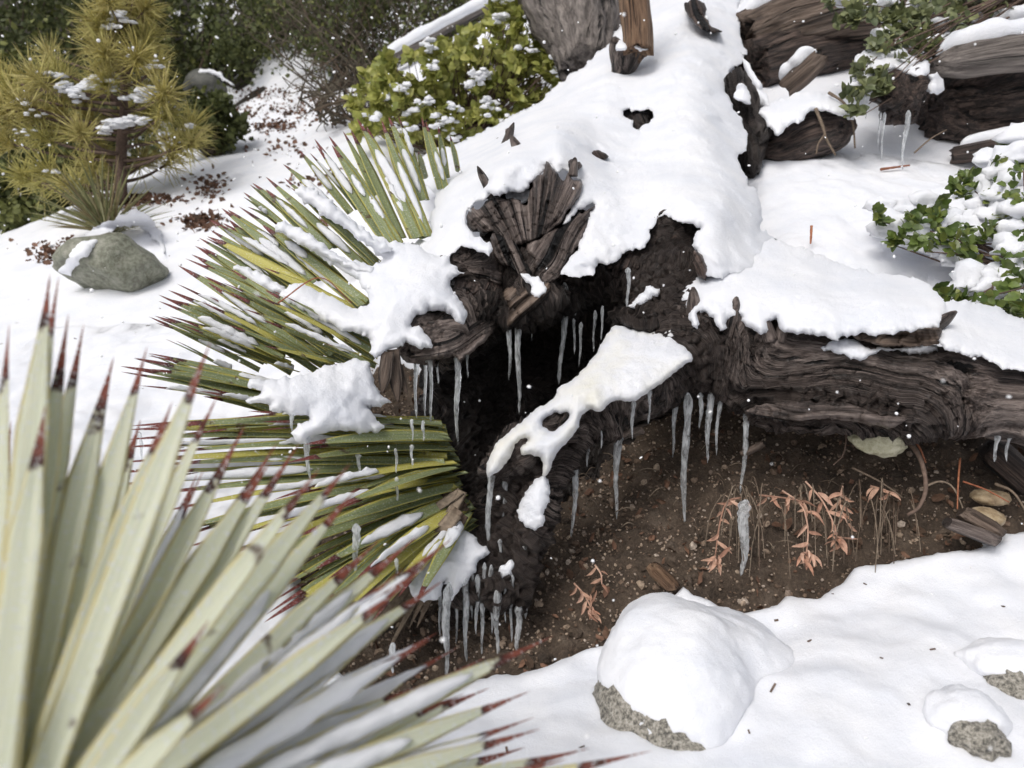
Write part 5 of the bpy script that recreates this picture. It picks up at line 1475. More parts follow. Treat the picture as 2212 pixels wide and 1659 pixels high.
# ------------------------------------------------------------------ leaves and shrubs
def leaf_template(L=1.0, wd=.62, holly=False):
    n = 7
    t = np.linspace(0, 1, n)
    w = wd * .5 * np.sin(np.pi * np.clip(t, 0, 1) ** .85) ** .75
    if holly: w = w * np.where(np.arange(n) % 2 == 1, 1.12, .88)
    w[0] = w[-1] = .015
    fold = .22
    V = []
    for i in range(n):
        z = -.18 * (t[i] - .3) ** 2
        V += [(t[i] * L, -w[i] * L, (w[i] * fold + z) * L), (t[i] * L, 0, z * L), (t[i] * L, w[i] * L, (w[i] * fold + z) * L)]
    F = []
    for i in range(n - 1):
        a = i * 3
        F += [(a, a + 3, a + 4, a + 1), (a + 1, a + 4, a + 5, a + 2)]
    return np.array(V), np.array(F)
LEAF_OVAL, LEAF_HOLLY, LEAF_LANCE = leaf_template(wd=.72), leaf_template(wd=.7, holly=True), leaf_template(wd=.26)

def leaf_shrub(name, label, base, spots, size, mtl, tmpl, ind=300, rest=600, stem_m=M_TWIG, seed=0, facing=(0, -.6, .8), up=.5, rosette=True, group=None, cat='shrub', stems=True):
    """spots: list of (u, v, d, spread_px) sprig centres; leaves sit in little whorls at sprig ends"""
    rg = np.random.default_rng(seed)
    root = empty(name, base, label, cat, group)
    sp = np.array(spots, float)
    tot = ind + rest
    wh = 6
    ns = max(1, tot // wh)
    pick = rg.integers(0, len(sp), ns)
    off = rg.normal(size=(ns, 3)) * .5
    d = sp[pick, 2] + off[:, 2] * sp[pick, 3] / FPX * sp[pick, 2]
    C = W(sp[pick, 0] + off[:, 0] * sp[pick, 3], sp[pick, 1] + off[:, 1] * sp[pick, 3], d)
    axis = nrm(rg.normal(size=(ns, 3)) * .55 + np.array(facing) * 1.0)
    pos, X, Z = [], [], []
    for i in range(ns):
        t1 = nrm(np.cross(axis[i], [.3, .9, .2])); t2 = np.cross(axis[i], t1)
        for k in range(wh):
            a = k * 2.4 + rg.uniform(-.3, .3)
            tilt = rg.uniform(.1, .9)
            x = math.cos(a) * t1 + math.sin(a) * t2
            x = nrm(x * math.cos(tilt) + axis[i] * math.sin(tilt))
            pos.append(C[i] - axis[i] * k * size * .18)
            X.append(x); Z.append(axis[i] + rg.normal(size=3) * .25)
    pos, X, Z = np.array(pos), np.array(X), np.array(Z)
    R = axes_rot(X, Z)
    S = size * rg.uniform(.65, 1.15, len(pos))
    order = np.argsort(proj(pos)[2])
    uu, vv, _ = proj(pos)
    inframe = (uu > -20) & (uu < 2232) & (vv > -20) & (vv < 1680)
    order = np.r_[order[inframe[order]], order[~inframe[order]]]
    first, others = order[:ind], order[ind:]
    me = None
    loc = np.array(root.location)
    for q in first:
        if me is None:
            o = mk('leaf', tmpl[0], tmpl[1], mtl, None, True, {'rnd': np.zeros(len(tmpl[0]))}, loc=(0, 0, 0))
            me = o.data
        else:
            o = bpy.data.objects.new('leaf', me)
            COL.objects.link(o)
        o.parent = root
        M = np.eye(4)
        M[:3, :3] = R[q] * S[q]
        M[:3, 3] = pos[q] - loc
        o.matrix_local = Matrix([list(r) for r in M])
    if len(others):
        V, F, A = cloud(tmpl[0], tmpl[1], pos[others], R[others], S[others])
        o = mk('foliage', V, F, mtl, root, True, {'rnd': A})
        o['kind'] = 'stuff'
    if stems:
        ac = Acc()
        for i in range(0, ns, 2):
            mid = (C[i] * .6 + np.asarray(base) * .4) + rg.normal(size=3) * .04 - np.array([0, 0, .02])
            P = smooth_chain(np.array([np.asarray(base) + rg.normal(size=3) * .02, mid, C[i] - axis[i] * size * .8]), 7)
            ac.tube(P, np.linspace(.0045, .0014, 7), 5, rg.random())
        ac.build('stem', stem_m, root)
    return root, C

def snow_blobs(name, centres, sizes, label, m=M_SNOW_ICY, flat=.55, seed=0):
    rg = np.random.default_rng(seed)
    V, F = ICO3
    ac = Acc()
    for c, s in zip(centres, sizes):
        P = V * (1 + .5 * fbm(V * 1.2 + rg.uniform(0, 50), 2) + .12 * noise(V * 5 + rg.uniform(0, 50)))[:, None]
        P[:, 2] = np.where(P[:, 2] < 0, P[:, 2] * .45, P[:, 2])
        P = P * np.array([1.1, .85, flat]) * s
        ac.add(P + c, T=F)
    o = ac.build(name, m)
    tag(o, label, 'snow', kind='stuff')

rg = np.random.default_rng(21)
def fill_poly(poly, n, d0, d1, seed=0):
    rg = np.random.default_rng(seed)
    poly = np.array(poly, float)
    out = []
    while len(out) < n:
        q = rg.uniform(poly.min(0), poly.max(0), (n * 3, 2))
        s, _ = poly_sd(q[:, 0], q[:, 1], poly)
        for p in q[s < 0]: out.append(p)
    out = np.array(out[:n])
    return np.c_[out, rg.uniform(d0, d1, n), np.full(n, 14.0)]
manz_poly = [(745, 250), (760, 190), (800, 140), (850, 120), (900, 100), (960, 90), (1030, 60), (1050, 10), (1100, -10), (1180, 20), (1220, 70), (1255, 120), (1240, 165), (1150, 240), (1060, 290), (960, 330), (860, 320), (790, 290)]
spots = fill_poly(manz_poly, 260, 3.45, 4.1, 3)
mz, mc = leaf_shrub('manzanita_shrub', 'yellow green broad leaved shrub dusted with snow beyond the yucca', W(1000, 330, 4.0), spots, .05, M_MANZ, LEAF_OVAL, 300, 4300, seed=4, facing=(0, -.85, .4), stem_m=M_TWIG)
ord_ = np.argsort(proj(mc)[2])[:150]
pk = mc[rg.choice(ord_, 30)] + np.array([0, -.03, .025])
pk = np.repeat(pk, 6, 0) + rg.normal(size=(180, 3)) * np.array([.025, .02, .014])
snow_blobs('shrub_snow', pk, rg.uniform(.008, .022, 180), 'small snow clumps caught on the yellow green shrub', seed=2, flat=.8)
# holly leaved shrub at the right
sp = [(1905, 470, 1.95, 12), (1930, 520, 1.92, 14), (1960, 500, 1.9, 20), (1990, 540, 1.85, 20), (2010, 460, 1.95, 22), (2040, 450, 1.95, 20), (2060, 500, 1.88, 25), (2085, 540, 1.82, 25), (2110, 500, 1.85, 30), (2110, 555, 1.8, 20), (2075, 410, 2.0, 18), (2130, 440, 1.95, 25), (2150, 480, 1.88, 30), (2160, 520, 1.82, 25), (2150, 395, 2.0, 25), (2190, 350, 2.0, 25), (2200, 310, 2.1, 25), (2190, 420, 1.9, 35), (2212, 460, 1.85, 35), (2230, 380, 1.95, 35),
      (2200, 540, 1.72, 25), (2180, 580, 1.70, 18), (2205, 620, 1.66, 25), (2090, 640, 1.64, 20), (2130, 650, 1.62, 22), (2170, 655, 1.60, 22), (2205, 660, 1.58, 25), (2040, 632, 1.66, 12), (2165, 330, 2.1, 20), (2100, 385, 2.02, 18), (2260, 520, 1.75, 40), (2260, 620, 1.65, 40), (2020, 515, 1.88, 16), (1975, 475, 1.93, 14)]
hs_, hc = leaf_shrub('holly_oak_shrub', 'spiny leaved green shrub half buried in snow behind the limb', W(2380, 640, 1.85), [(a, b_, c - .07, e * 1.25) for a, b_, c, e in sp], .028, M_OAK, LEAF_HOLLY, 300, 520, seed=6, facing=(-.2, -.7, .65))
bl = [(1905, 450, 1.98, .035), (1935, 490, 1.94, .045), (1950, 455, 1.97, .04), (1975, 520, 1.9, .045), (1990, 500, 1.92, .04), (2030, 490, 1.92, .05), (2060, 460, 1.94, .045), (2000, 440, 1.97, .04), (2090, 490, 1.88, .045), (2040, 540, 1.85, .05), (2120, 455, 1.92, .045), (2130, 420, 1.97, .05), (2100, 430, 1.97, .05), (2150, 505, 1.85, .04), (2180, 450, 1.88, .04), (2080, 520, 1.85, .04), (2190, 500, 1.80, .04), (2130, 620, 1.66, .05), (2100, 615, 1.68, .05), (2190, 640, 1.62, .04), (2205, 590, 1.68, .05), (2170, 610, 1.66, .045), (2060, 560, 1.84, .04), (1920, 500, 1.94, .045), (2160, 380, 1.95, .045), (2190, 340, 1.95, .045), (2140, 350, 2.0, .04), (2205, 400, 1.88, .05), (2170, 430, 1.88, .045), (2210, 300, 2.0, .05), (2210, 460, 1.80, .045), (2195, 540, 1.70, .045), (2150, 470, 1.85, .04)]
snow_blobs('shrub_snow', [W(a, b_, c) for a, b_, c, _ in bl], [q[3] for q in bl], 'rounded snow clumps weighing down the spiny leaved shrub', seed=3, flat=.85)
# oak branch upper right
sp = [(1800, 10, 2.75, 22), (1850, 20, 2.72, 25), (1830, 40, 2.70, 20), (1900, 30, 2.68, 25), (1950, 20, 2.68, 25), (1980, 50, 2.64, 25), (1920, 60, 2.66, 20), (2010, 30, 2.66, 30), (2050, 50, 2.62, 25), (1960, 80, 2.60, 22), (2000, 90, 2.58, 25), (1920, 100, 2.55, 20), (1890, 110, 2.52, 18), (1940, 120, 2.52, 20), (1870, 150, 2.48, 16), (1890, 180, 2.44, 18), (1860, 200, 2.42, 14), (1910, 165, 2.45, 18), (1850, 235, 2.42, 12), (2080, 80, 2.58, 22), (2100, 20, 2.68, 35), (2150, 10, 2.70, 35), (2070, 10, 2.7, 30), (1870, 5, 2.74, 25)]
leaf_shrub('oak_branch', 'drooping oak branch with small grey green leaves above the charred burl', W(2300, -60, 2.8), [(a, b_, c - .03, e * 1.35) for a, b_, c, e in sp], .036, M_OAKGREY, LEAF_OVAL, 300, 700, seed=8, facing=(-.2, -.6, .6), cat='branch')
bl = [(1830, 5, 2.78, .05), (1890, 15, 2.74, .06), (1940, 45, 2.70, .05), (1990, 20, 2.72, .06), (2040, 60, 2.65, .05), (1910, 75, 2.66, .04), (1880, 130, 2.52, .05), (1870, 170, 2.48, .04), (1960, 100, 2.6, .05), (1852, 190, 2.46, .03), (2090, 45, 2.68, .05), (1920, 130, 2.54, .05)]
snow_blobs('shrub_snow', [W(a, b_, c) for a, b_, c, _ in bl], [q[3] for q in bl], 'snow clumps on the drooping oak branch', seed=4, flat=.7)

# background bushes: leaf masses with stems
QUAD = (np.array([(0, -.3, 0), (.5, -.42, .08), (1, 0, 0), (.5, .42, .08), (0, .3, 0)], float), np.array([(0, 1, 2), (0, 2, 4), (2, 3, 4)]))
def bush(u, v, d, r, label, n=4200, leaf=.055, m=M_BUSH, sq=.8, seed=0):
    rg = np.random.default_rng(seed + 500)
    c = W(u, v, d)
    root = empty('bush', c - np.array([0, 0, r * sq]), label, 'bush', 'bushes on the slope behind')
    ncl = 70
    cl = nrm(rg.normal(size=(ncl, 3))) * (rg.random(ncl) ** .4)[:, None] * r * np.array([1, 1, sq])
    k = rg.integers(0, ncl, n)
    pos = c + cl[k] + rg.normal(size=(n, 3)) * r * .11
    R = rand_rot(n, rg)
    V, F, A = cloud(QUAD[0], QUAD[1], pos, R, leaf * rg.uniform(.6, 1.2, n), np.clip(rg.random(ncl)[k] * .75 + rg.random(n) * .25, 0, 1))
    o = mk('crown', V, F, m, root, False, {'rnd': A})
    ac = Acc()
    b0 = c - np.array([0, 0, r * sq * 1.05])
    for i in range(0, ncl, 3):
        P = smooth_chain(np.array([b0 + rg.normal(size=3) * .03, b0 * .5 + (c + cl[i]) * .5 + rg.normal(size=3) * .08 * r, c + cl[i]]), 8)
        ac.tube(P, np.linspace(.016, .004, 8), 5, rg.random())
    ac.build('stem', M_GREYTWIG, root)
for i, (u, v, d, r, lab) in enumerate([
    (70, 230, 6.2, .75, 'dark green bush behind the pine sapling trunk'), (40, 40, 7.2, 1.2, 'tall dark bush at the top of the slope left of the pine sapling'), (420, 110, 7.6, .85, 'dark bush right of the pine sapling above the dark rock'),
    (590, 90, 7.9, .85, 'dark bush above the patchy snow'), (720, 60, 8.2, 1.0, 'dark bush behind the twiggy brush'), (250, 60, 8.0, 1.2, 'dark bush filling the gap behind the pine sapling top'),
    (455, 262, 4.7, .22, 'low dark bush on the snow right of the pine sapling'), (60, 440, 5.2, .45, 'low dark bush below the pine sapling branches'), (190, 330, 5.6, .6, 'dark bush deep behind the pine sapling branches'),
    (900, -30, 8.5, 1.1, 'dark bush above the thin fallen pole'), (1080, -60, 8.0, 1.0, 'dark bush behind the grey trunk base'), (2180, 60, 3.6, .30, 'dark bush behind the oak branch'), (500, -120, 9.5, 1.8, 'tall dark bush on the upper slope'), (-150, 330, 6, .9, 'dark bush at the outer left of the slope')]):
    bush(u, v, d, r, lab, n=int(2200 + 2600 * min(r, 1.2)), leaf=.05 if r > .3 else .035, seed=i)

def twig_brush(u, v, d, wd, ht, label, n=70, seed=0, leafm=None):
    rg = np.random.default_rng(seed + 900)
    c = W(u, v, d)
    root = empty('brush', c, label, 'brush', 'twiggy brush on the slope behind')
    ac = Acc()
    tips = []
    for i in range(n):
        b0 = c + np.array([rg.normal() * wd * .3, rg.normal() * .2, 0])
        tip = c + np.array([rg.normal() * wd * .55, rg.normal() * .3, ht * rg.uniform(.3, 1.1)])
        mid = (b0 + tip) / 2 + rg.normal(size=3) * .10
        P = smooth_chain(np.array([b0, mid, tip]), 9)
        P[1:-1] += rg.normal(size=(7, 3)) * .012
        ac.tube(P, np.linspace(.008, .0025, 9), 4, rg.random())
        for k in range(5):
            s0 = P[rg.integers(3, 9)]
            e = s0 + nrm(rg.normal(size=3)) * rg.uniform(.08, .25)
            Q = smooth_chain(np.array([s0, (s0 + e) / 2 + rg.normal(size=3) * .02, e]), 5)
            ac.tube(Q, np.linspace(.004, .0018, 5), 3, rg.random())
            tips.append(e)
    ac.build('stem', M_GREYTWIG, root)
    tips = np.array(tips)
    if leafm:
        m = len(tips) * 8
        pos = tips[rg.integers(0, len(tips), m)] + rg.normal(size=(m, 3)) * .04
        V, F, A = cloud(QUAD[0], QUAD[1], pos, rand_rot(m, rg), .03 * rg.uniform(.6, 1.3, m))
        mk('foliage', V, F, leafm, root, False, {'rnd': A})
for i, q in enumerate([(800, 200, 5.9, .9, 1.1, 'brown leafless brush left of the thin fallen pole', 90), (960, 120, 6.2, 1.0, 1.0, 'tangled brown brush around the thin fallen pole', 90), (1080, 60, 6.6, .9, .9, 'purple brown brush left of the grey trunk base', 80), (700, 120, 6.8, .8, .8, 'straggling brush with olive leaves above the patchy snow', 60), (760, 270, 4.6, .35, .35, 'fine bare twigs left of the yellow green shrub', 40)]):
    twig_brush(*q[:5], q[5], n=q[6], seed=i, leafm=M_BUSH if i < 4 else None)

# ------------------------------------------------------------------ pine sapling
pine = empty('pine_sapling', W(265, 425, 3.85), 'young pine sapling with long olive needles and snow on its branches', 'tree')
tr = smooth_chain(np.c_[W([262, 262, 268, 266, 272], [440, 330, 220, 120, -30], [3.85, 3.85, 3.85, 3.85, 3.85]), [.030, .026, .020, .015, .009]], 30)
Vt, Qt, Tt = tube_data(tr[:, :3], tr[:, 3] * (1 + .15 * noise(tr[:, :3] * 30)), 12)
mk('trunk', Vt, [Qt, Tt], M_PINEBARK, pine, attrs={'rnd': np.zeros(len(Vt))})
tz = [(770,50),(860,60),(700,110),(940,60),(720,230),(650,170),(930,130),(800,170),(640,310),(690,360),(940,260),(960,330),(890,380),(1000,440),(830,450),(700,490),(620,560),(400,470),(330,360),(370,540),(250,520),(180,560),(150,680),(60,600),(100,780),(230,740),(390,740),(530,640),(590,780),(690,560),(940,600),(1060,620),(1080,740),(1120,960),(1230,830),(1240,930),(950,720),(980,800),(820,800),(540,880),(440,860),(300,900),(150,860),(60,930),(640,980),(930,1040),(1100,1050),(700,1040),(330,1130),(250,1200),(470,1220),(590,1100),(160,1150),(640,1180),(20,520),(0,700),(780,-20),(880,-30),(700,20)]
rg = np.random.default_rng(31)
def tuft_mesh(seed, n=95, L=.165):
    rg = np.random.default_rng(seed)
    dirs = nrm(rg.normal(size=(n, 3)) * np.array([1, 1, .8]) + np.array([0, 0, .75]))
    ac = Acc()
    for d in dirs:
        l = L * rg.uniform(.7, 1.1)
        s = nrm(np.cross(d, rg.normal(size=3))) * .0026
        s2 = np.cross(nrm(d), s)
        o0 = np.array([0, 0, rg.uniform(-.05, .03)])
        droop = np.array([0, 0, 0])
        m_ = o0 + d * l * .55
        e = o0 + d * l + rg.normal(size=3) * .006
        ac.add(np.array([o0 + s, o0 - s, o0 + s2, m_ + s, m_ - s, m_ + s2, e]), Q=np.array([(0, 1, 4, 3), (1, 2, 5, 4), (2, 0, 3, 5)]), T=np.array([(3, 4, 6), (4, 5, 6), (5, 3, 6)]), A=rg.random() * .3)
    return ac
tm = [None] * 5
for i, (x, y) in enumerate(tz):
    u, v = x / 3, y / 3
    j = np.argmin(np.abs(proj(tr[:, :3])[1] - (v + 25)))
    b0 = tr[j, :3]
    d = 3.85 + rg.normal() * .16
    e = W(u, v, d)
    br = nrm(e - b0)
    b0 = tr[min(len(tr) - 1, max(0, j - 1)), :3]
    P = smooth_chain(np.array([b0, (b0 + e) / 2 - np.array([0, 0, .02]), e]), 8)
    ac = Acc(); ac.tube(P, np.linspace(.010, .005, 8), 6, rg.random())
    bo = ac.build('branch', M_PINEBARK, pine)
    axis = nrm(br + np.array([0, 0, .7]))
    k = i % 5
    if tm[k] is None:
        o = tuft_mesh(k).build('needle_tuft', M_NEEDLE, None)
        tm[k] = o.data
        off = np.array(o.location)
        o.data.transform(Matrix.Translation(Vector(off)))
    else:
        o = bpy.data.objects.new('needle_tuft', tm[k]); COL.objects.link(o)
    o.parent = bo
    R = axes_rot(np.cross(axis, nrm(rg.normal(size=3)))[None], axis[None])[0]
    M = np.eye(4); M[:3, :3] = R * rg.uniform(.85, 1.15); M[:3, 3] = e - np.array(pine.location)
    o.matrix_local = Matrix([list(r) for r in M])
bl = [(120, 165, .05), (135, 185, .06), (155, 200, .06), (170, 212, .05), (185, 185, .05), (200, 182, .06), (220, 175, .05), (228, 168, .05), (240, 190, .04), (300, 208, .05), (315, 200, .05), (325, 195, .04), (290, 215, .04), (240, 272, .06), (262, 268, .07), (285, 262, .06), (300, 262, .05), (225, 280, .04), (255, 32, .05), (265, 45, .04), (240, 58, .04), (50, 225, .04), (80, 245, .03), (330, 140, .04), (375, 310, .03), (410, 275, .03), (295, 115, .03), (100, 160, .04), (50, 285, .02), (390, 330, .03), (110, 370, .03)]
bl = [(u + rg.normal() * 9, v + rg.normal() * 4, s_ * rg.uniform(.3, .65)) for u, v, s_ in bl for _ in range(6)]
snow_blobs('branch_snow', [W(u, v, 3.72 + rg.normal() * .03) for u, v, _ in bl], [q[2] for q in bl], 'snow lying on the branches of the pine sapling', seed=6, flat=.55)
# small yucca seedling beneath the pine
sg = empty('yucca_seedling', W(235, 500, 3.55), 'small grey green spiky seedling at the foot of the pine sapling', 'plant')
for i in range(95):
    a = rg.uniform(.15, math.pi * 1.02)
    L = rg.uniform(.22, .38)
    dr = nrm(np.array([-math.cos(a) * -1 if False else math.cos(a) * -.9 - .25, rg.normal() * .45 - .25, abs(math.sin(a)) * .9]))
    b0 = W(235, 500, 3.55) + rg.normal(size=3) * .012
    V, Q, A, *_ = leaf_data(b0, b0 + dr * L, .010, nrm(np.cross(dr, [1, .3, .2])), (0, 0, .02), rg.random() * .7, nseg=5)
    mk('leaf', V, Q, M_GRASSN, sg, attrs={'rnd': np.full(len(V), rg.random())})

# ------------------------------------------------------------------ dry plants, grass, twigs on the soil
def sprig(pts, label, nl=10, L=.033, seed=0, head=True, m=M_DRYLEAF):
    rg = np.random.default_rng(seed + 40)
    P = smooth_chain(W(*np.array(pts, float).T), 14)
    root = empty('dry_sprig', P[0], label, 'dried plant', 'dried sprigs on the soil bank')
    V, Q, T = tube_data(P, np.linspace(.0022, .0012, 14), 6)
    mk('stem', V, [Q, T], M_DRYLEAF, root, attrs={'rnd': np.full(len(V), .3)})
    items = []
    for k in range(nl):
        i = int(np.interp(k, [0, nl - 1], [2, 13]))
        a = rg.uniform(-1, 1)
        dr = nrm((1 if k % 2 else -1) * RIGHT * rg.uniform(.5, 1) + np.array([0, -.5, -.5]) + rg.normal(size=3) * .25)
        items.append((P[i], dr, L * rg.uniform(.6, 1.1)))
    if head:
        for k in range(12):
            items.append((P[-1] + rg.normal(size=3) * .004, nrm(rg.normal(size=3) * .7 + np.array([0, -.4, -.7])), L * rg.uniform(.5, .95)))
    for p, dr, l in items:
        R = axes_rot(dr[None], (np.array([0, -.8, .5]) + rg.normal(size=3) * .3)[None])[0]
        Vt = LEAF_LANCE[0].copy()
        cu2 = rg.uniform(-.5, .9)
        Vt[:, 2] += cu2 * Vt[:, 0] ** 2 * .5 + rg.uniform(.2, 1.2) * np.abs(Vt[:, 1])
        Vt[:, 1] *= rg.uniform(.75, 1.15)
        Vt[:, 1] += .12 * np.sin(Vt[:, 0] * 3 + rg.uniform(0, 6))
        Vt = Vt * l
        mk('leaf', Vt @ R.T + p, LEAF_LANCE[1], m, root, attrs={'rnd': np.full(len(Vt), rg.random() * .9)})
sprig([(1600, 1075, 1.42), (1570, 1085, 1.41), (1555, 1130, 1.39), (1545, 1200, 1.36)], 'peach coloured dried sprig bending left beside the muddy icicle', 9, seed=1)
sprig([(1690, 1060, 1.46), (1730, 1090, 1.42), (1745, 1140, 1.39), (1742, 1195, 1.36)], 'peach coloured dried sprig with the largest drooping leaf head', 8, seed=2, L=.037)
sprig([(1740, 1040, 1.46), (1775, 1080, 1.43), (1800, 1130, 1.40), (1808, 1160, 1.38)], 'peach coloured dried sprig right of the largest leaf head', 8, seed=3)
sprig([(1820, 1050, 1.46), (1815, 1090, 1.44), (1830, 1130, 1.42)], 'narrow dried sprig with upright pinkish leaves', 8, seed=4, head=False)
sprig([(1640, 1070, 1.44), (1690, 1075, 1.43), (1740, 1085, 1.42)], 'dried sprig lying flat with reddish leaves', 7, seed=5, head=False, L=.03)
sprig([(1880, 1050, 1.46), (1900, 1055, 1.45), (1925, 1065, 1.44)], 'pale dried leaf pair below the curved twig', 5, seed=6, head=False, L=.035)
sprig([(1240, 1260, 1.42), (1262, 1285, 1.40), (1278, 1315, 1.38)], 'dried sprig left of the granite boulder with hanging leaves', 6, seed=7, L=.03)
sprig([(1285, 1220, 1.44), (1298, 1240, 1.43), (1300, 1262, 1.42)], 'tiny dried sprig higher on the soil left of the boulder', 4, seed=8, head=False, L=.025)

def twig(pts, r, label, m=M_TWIG, seed=0, group=None):
    P = smooth_chain(W(*np.array(pts, float).T), 20)
    V, Q, T = tube_data(P, np.linspace(r, r * .55, 20) * (1 + .15 * noise(P * 90 + seed)), 7)
    o = mk('twig', V, [Q, T], m, attrs={'rnd': np.full(len(V), (seed * .37) % .9)})
    tag(o, label, 'twig', group)
twig([(1945, 935, 1.47), (1985, 985, 1.43), (2000, 1050, 1.40), (1985, 1095, 1.40), (1960, 1112, 1.41)], .005, 'thick curved twig looping down from the limb', seed=1)
twig([(2074, 990, 1.45), (2070, 1040, 1.42), (2068, 1100, 1.40)], .0022, 'red pine needle stem standing upright on the soil', M_REDTWIG, 2)
twig([(1990, 1055, 1.44), (2030, 1040, 1.43), (2060, 1055, 1.42), (2085, 1110, 1.40)], .0025, 'pale arching grass stalk beside the red needle stem', M_STRAW, 3)
twig([(2150, 1045, 1.42), (2190, 1065, 1.39), (2225, 1120, 1.36)], .003, 'pale bent twig near the flat mottled stone', M_STRAW, 4)
twig([(2080, 1040, 1.44), (2130, 1058, 1.42), (2180, 1085, 1.40)], .002, 'reddish pine needles lying over the flat mottled stone', M_REDTWIG, 5)
twig([(1840, 1010, 1.48), (1900, 1040, 1.45), (1950, 1075, 1.43)], .0025, 'straight brown twig crossing below the pale yellow stone', M_STRAW, 6)
twig([(1955, 925, 1.47), (1985, 965, 1.45), (2000, 1000, 1.44)], .003, 'reddish bark strip hanging under the limb', M_REDTWIG, 7)
twig([(1830, 930, 1.48), (1822, 980, 1.47), (1800, 1005, 1.46)], .002, 'thin root loop left of the pale yellow stone', M_TWIG, 8)
twig([(1753, 488, 2.02), (1752, 510, 2.01), (1751, 526, 2.0)], .004, 'short orange brown stick standing in the snow bowl', M_ORANGEWOOD if False else M_REDTWIG, 9)
twig([(1762, 235, 2.42), (1778, 275, 2.40), (1785, 300, 2.40), (1805, 335, 2.40)], .006, 'pale forked twig in front of the black charred root', M_STRAW, 10)
twig([(1781, 292, 2.40), (1768, 310, 2.40), (1763, 333, 2.40)], .004, 'pale side twig in front of the black charred root', M_STRAW, 11)
twig([(1790, 200, 2.48), (1825, 225, 2.45), (1842, 265, 2.44), (1847, 320, 2.44)], .005, 'arching tan twig right of the black charred root', M_STRAW, 12)
twig([(1902, 366, 2.46), (1930, 362, 2.46), (1965, 357, 2.46)], .005, 'reddish bark sliver at the foot of the burl icicles', M_REDTWIG, 13)
twig([(1975, 330, 2.45), (2010, 300, 2.45), (2045, 280, 2.45)], .003, 'straw twig leaning under the rotten log', M_STRAW, 14)
twig([(600, 655, 1.40), (690, 600, 1.42), (760, 655, 1.42)], .0015, 'reddish pine needles caught among the yucca leaves', M_REDTWIG, 15)
for i, (u, v, a) in enumerate([(1868, 1211, .7), (1806, 492, -.8), (160, 660, .9), (390, 780, .2), (700, 540, .7)]):
    p, d = ground_at(u, v)
    pass
# hanging dry grass on the soil bank
rg = np.random.default_rng(77)
ga = Acc()
for i in range(60):
    u = rg.uniform(1570, 1990); v = rg.uniform(1050, 1110)
    d = 1.47 + rg.normal() * .02
    L = rg.uniform(50, 160); s = rg.normal() * 25
    P = smooth_chain(W(np.array([u, u + s * .3, u + s * .8, u + s]), np.array([v, v - rg.uniform(0, 25), v + L * .4, min(v + L, 1270)]), np.array([d, d - .02, d - .05, d - .08])), 9)
    ga.tube(P, np.linspace(.0014, .0008, 9), 4, rg.random())
for i in range(60):
    u = rg.uniform(1180, 2200); v = rg.uniform(960, 1180)
    d = float(np.interp(v, [950, 1250], [1.70, 1.40]))
    a = rg.uniform(0, 6.28); L = rg.uniform(20, 60)
    P = smooth_chain(W(np.array([u, u + math.cos(a) * L * .5, u + math.cos(a) * L]), np.array([v, v + math.sin(a) * L * .3 - 8, v + math.sin(a) * L * .6]), np.array([d - .03, d - .05, d - .03])), 7)
    ga.tube(P, np.full(7, .0011), 4, rg.random())
o = ga.build('dry_grass', M_STRAW)
tag(o, 'thin dry grass stems and rootlets hanging on the soil bank', 'grass', kind='stuff')

# leaf litter patches showing through the snow upslope
la = []
def litter(u, v, ru, rv, n, seed):
    rg = np.random.default_rng(seed)
    n = int(n * 1.8)
    uu = u + rg.normal(size=n) * ru * .7; vv = v + rg.normal(size=n) * rv * .7
    d = ray_depth([BVH_GROUND], uu, vv)
    ok = ~np.isnan(d)
    la.append(W(uu[ok], vv[ok], d[ok]))
for i, q in enumerate([(570, 205, 60, 12, 160), (640, 240, 80, 14, 200), (590, 275, 40, 10, 160), (520, 245, 30, 16, 100), (700, 215, 40, 14, 120), (330, 432, 50, 8, 150), (455, 405, 28, 20, 130), (440, 480, 36, 14, 170), (280, 440, 16, 10, 80), (140, 540, 60, 16, 120), (120, 560, 40, 10, 60), (700, 480, 20, 8, 30), (610, 320, 60, 20, 50), (690, 390, 60, 14, 60)]):
    litter(*q, i)
LP = np.vstack(la)
V, F, A = cloud(QUAD[0], QUAD[1], LP + RNG.normal(size=LP.shape) * .006, rand_rot(len(LP)), .028 * RNG.uniform(.4, 1.3, len(LP)))
o = mk('leaf_litter', V, F, M_LITTER, None, False, {'rnd': A})
tag(o, 'brown leaf litter showing through thin snow upslope', 'leaves', kind='stuff')

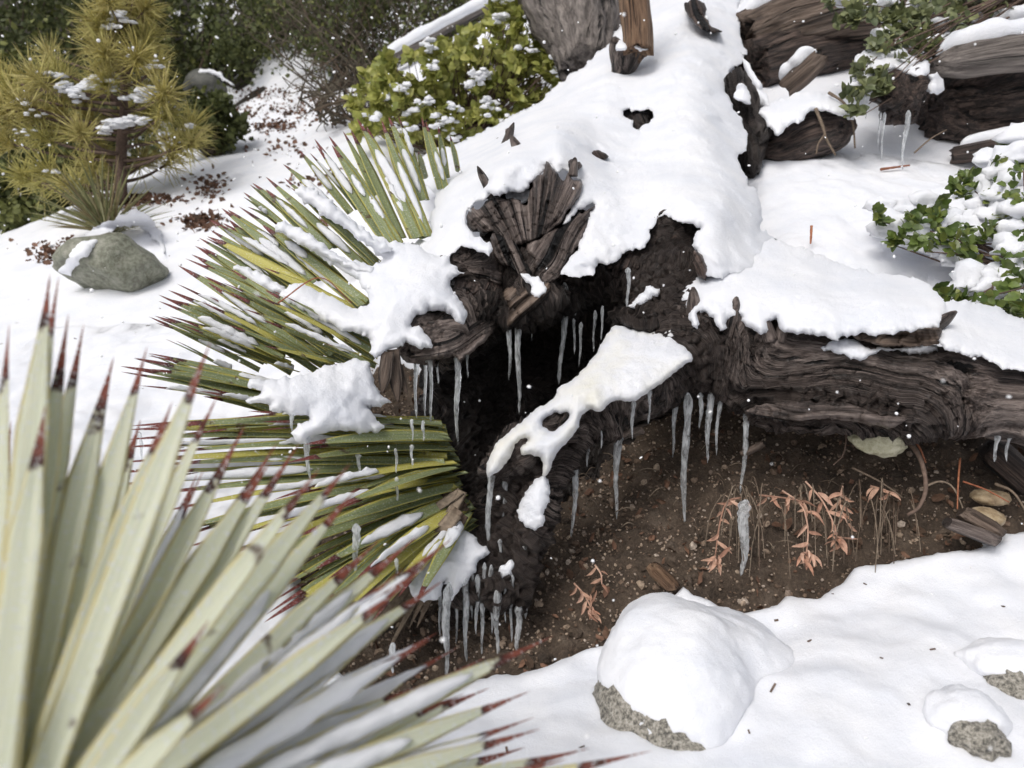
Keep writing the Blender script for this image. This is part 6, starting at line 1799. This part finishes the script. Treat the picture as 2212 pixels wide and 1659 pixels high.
# needles and specks of bark blown onto the snow
rg = np.random.default_rng(55)
uu, vv = rg.uniform(-100, 2300, 120), rg.uniform(420, 1655, 120)
sdd, _ = poly_sd(uu, vv, SOIL_EDGE)
uu, vv = uu[sdd > 25], vv[sdd > 25]
dd = ray_depth([BVH_GROUND], uu, vv)
ok = ~np.isnan(dd) & (dd < 4)
P = W(uu[ok], vv[ok], dd[ok])
NB = np.array([(x, y, z) for x in (-.5, .5) for y in (-.05, .05) for z in (-.05, .05)], float)
NF = np.array([(0, 1, 3, 2), (4, 6, 7, 5), (0, 4, 5, 1), (2, 3, 7, 6), (0, 2, 6, 4), (1, 5, 7, 3)])
ang = rg.uniform(0, 6.28, len(P))
xa = np.stack([np.cos(ang), np.sin(ang), rg.normal(size=len(P)) * .25], -1)
V, F, A = cloud(NB, NF, P + np.array([0, 0, .001]), axes_rot(xa, np.tile([0, 0, 1.0], (len(P), 1))), np.c_[rg.uniform(.004, .02, len(P)), rg.uniform(.008, .04, len(P)), rg.uniform(.008, .02, len(P))])
o = mk('snow_debris', V, F, M_TWIG, None, False, {'rnd': A})
tag(o, 'scattered needles and bark specks on the snow surface', 'debris', kind='stuff')

# ------------------------------------------------------------------ falling snow
nfl = 2600
rg = np.random.default_rng(90)
fd_ = np.where(rg.random(nfl) < .02, rg.uniform(.55, .9, nfl), rg.uniform(.9, 5.5, nfl))
P = W(rg.uniform(-400, 2600, nfl), rg.uniform(-300, 1650, nfl), fd_)
gz = HT(P[:, :2])
ok = P[:, 2] > gz + .05
V, F, A = cloud(ICO1[0], ICO1[1], P[ok], rand_rot(ok.sum(), rg), (rg.uniform(.0012, .0042, ok.sum()) * np.interp(fd_[ok], [.5, .9, 2, 5], [.7, .7, 1, 1.8]))[:, None] * rg.uniform(.45, 1.25, (ok.sum(), 3)))
o = mk('falling_snowflakes', V, F, M_FLAKE, None, True, {'rnd': A}, loc=(0, 0, 0))
tag(o, 'small white snowflakes falling through the air', 'snowflakes', kind='stuff')

for o in bpy.data.objects:
    if 'org' in o: del o['org']
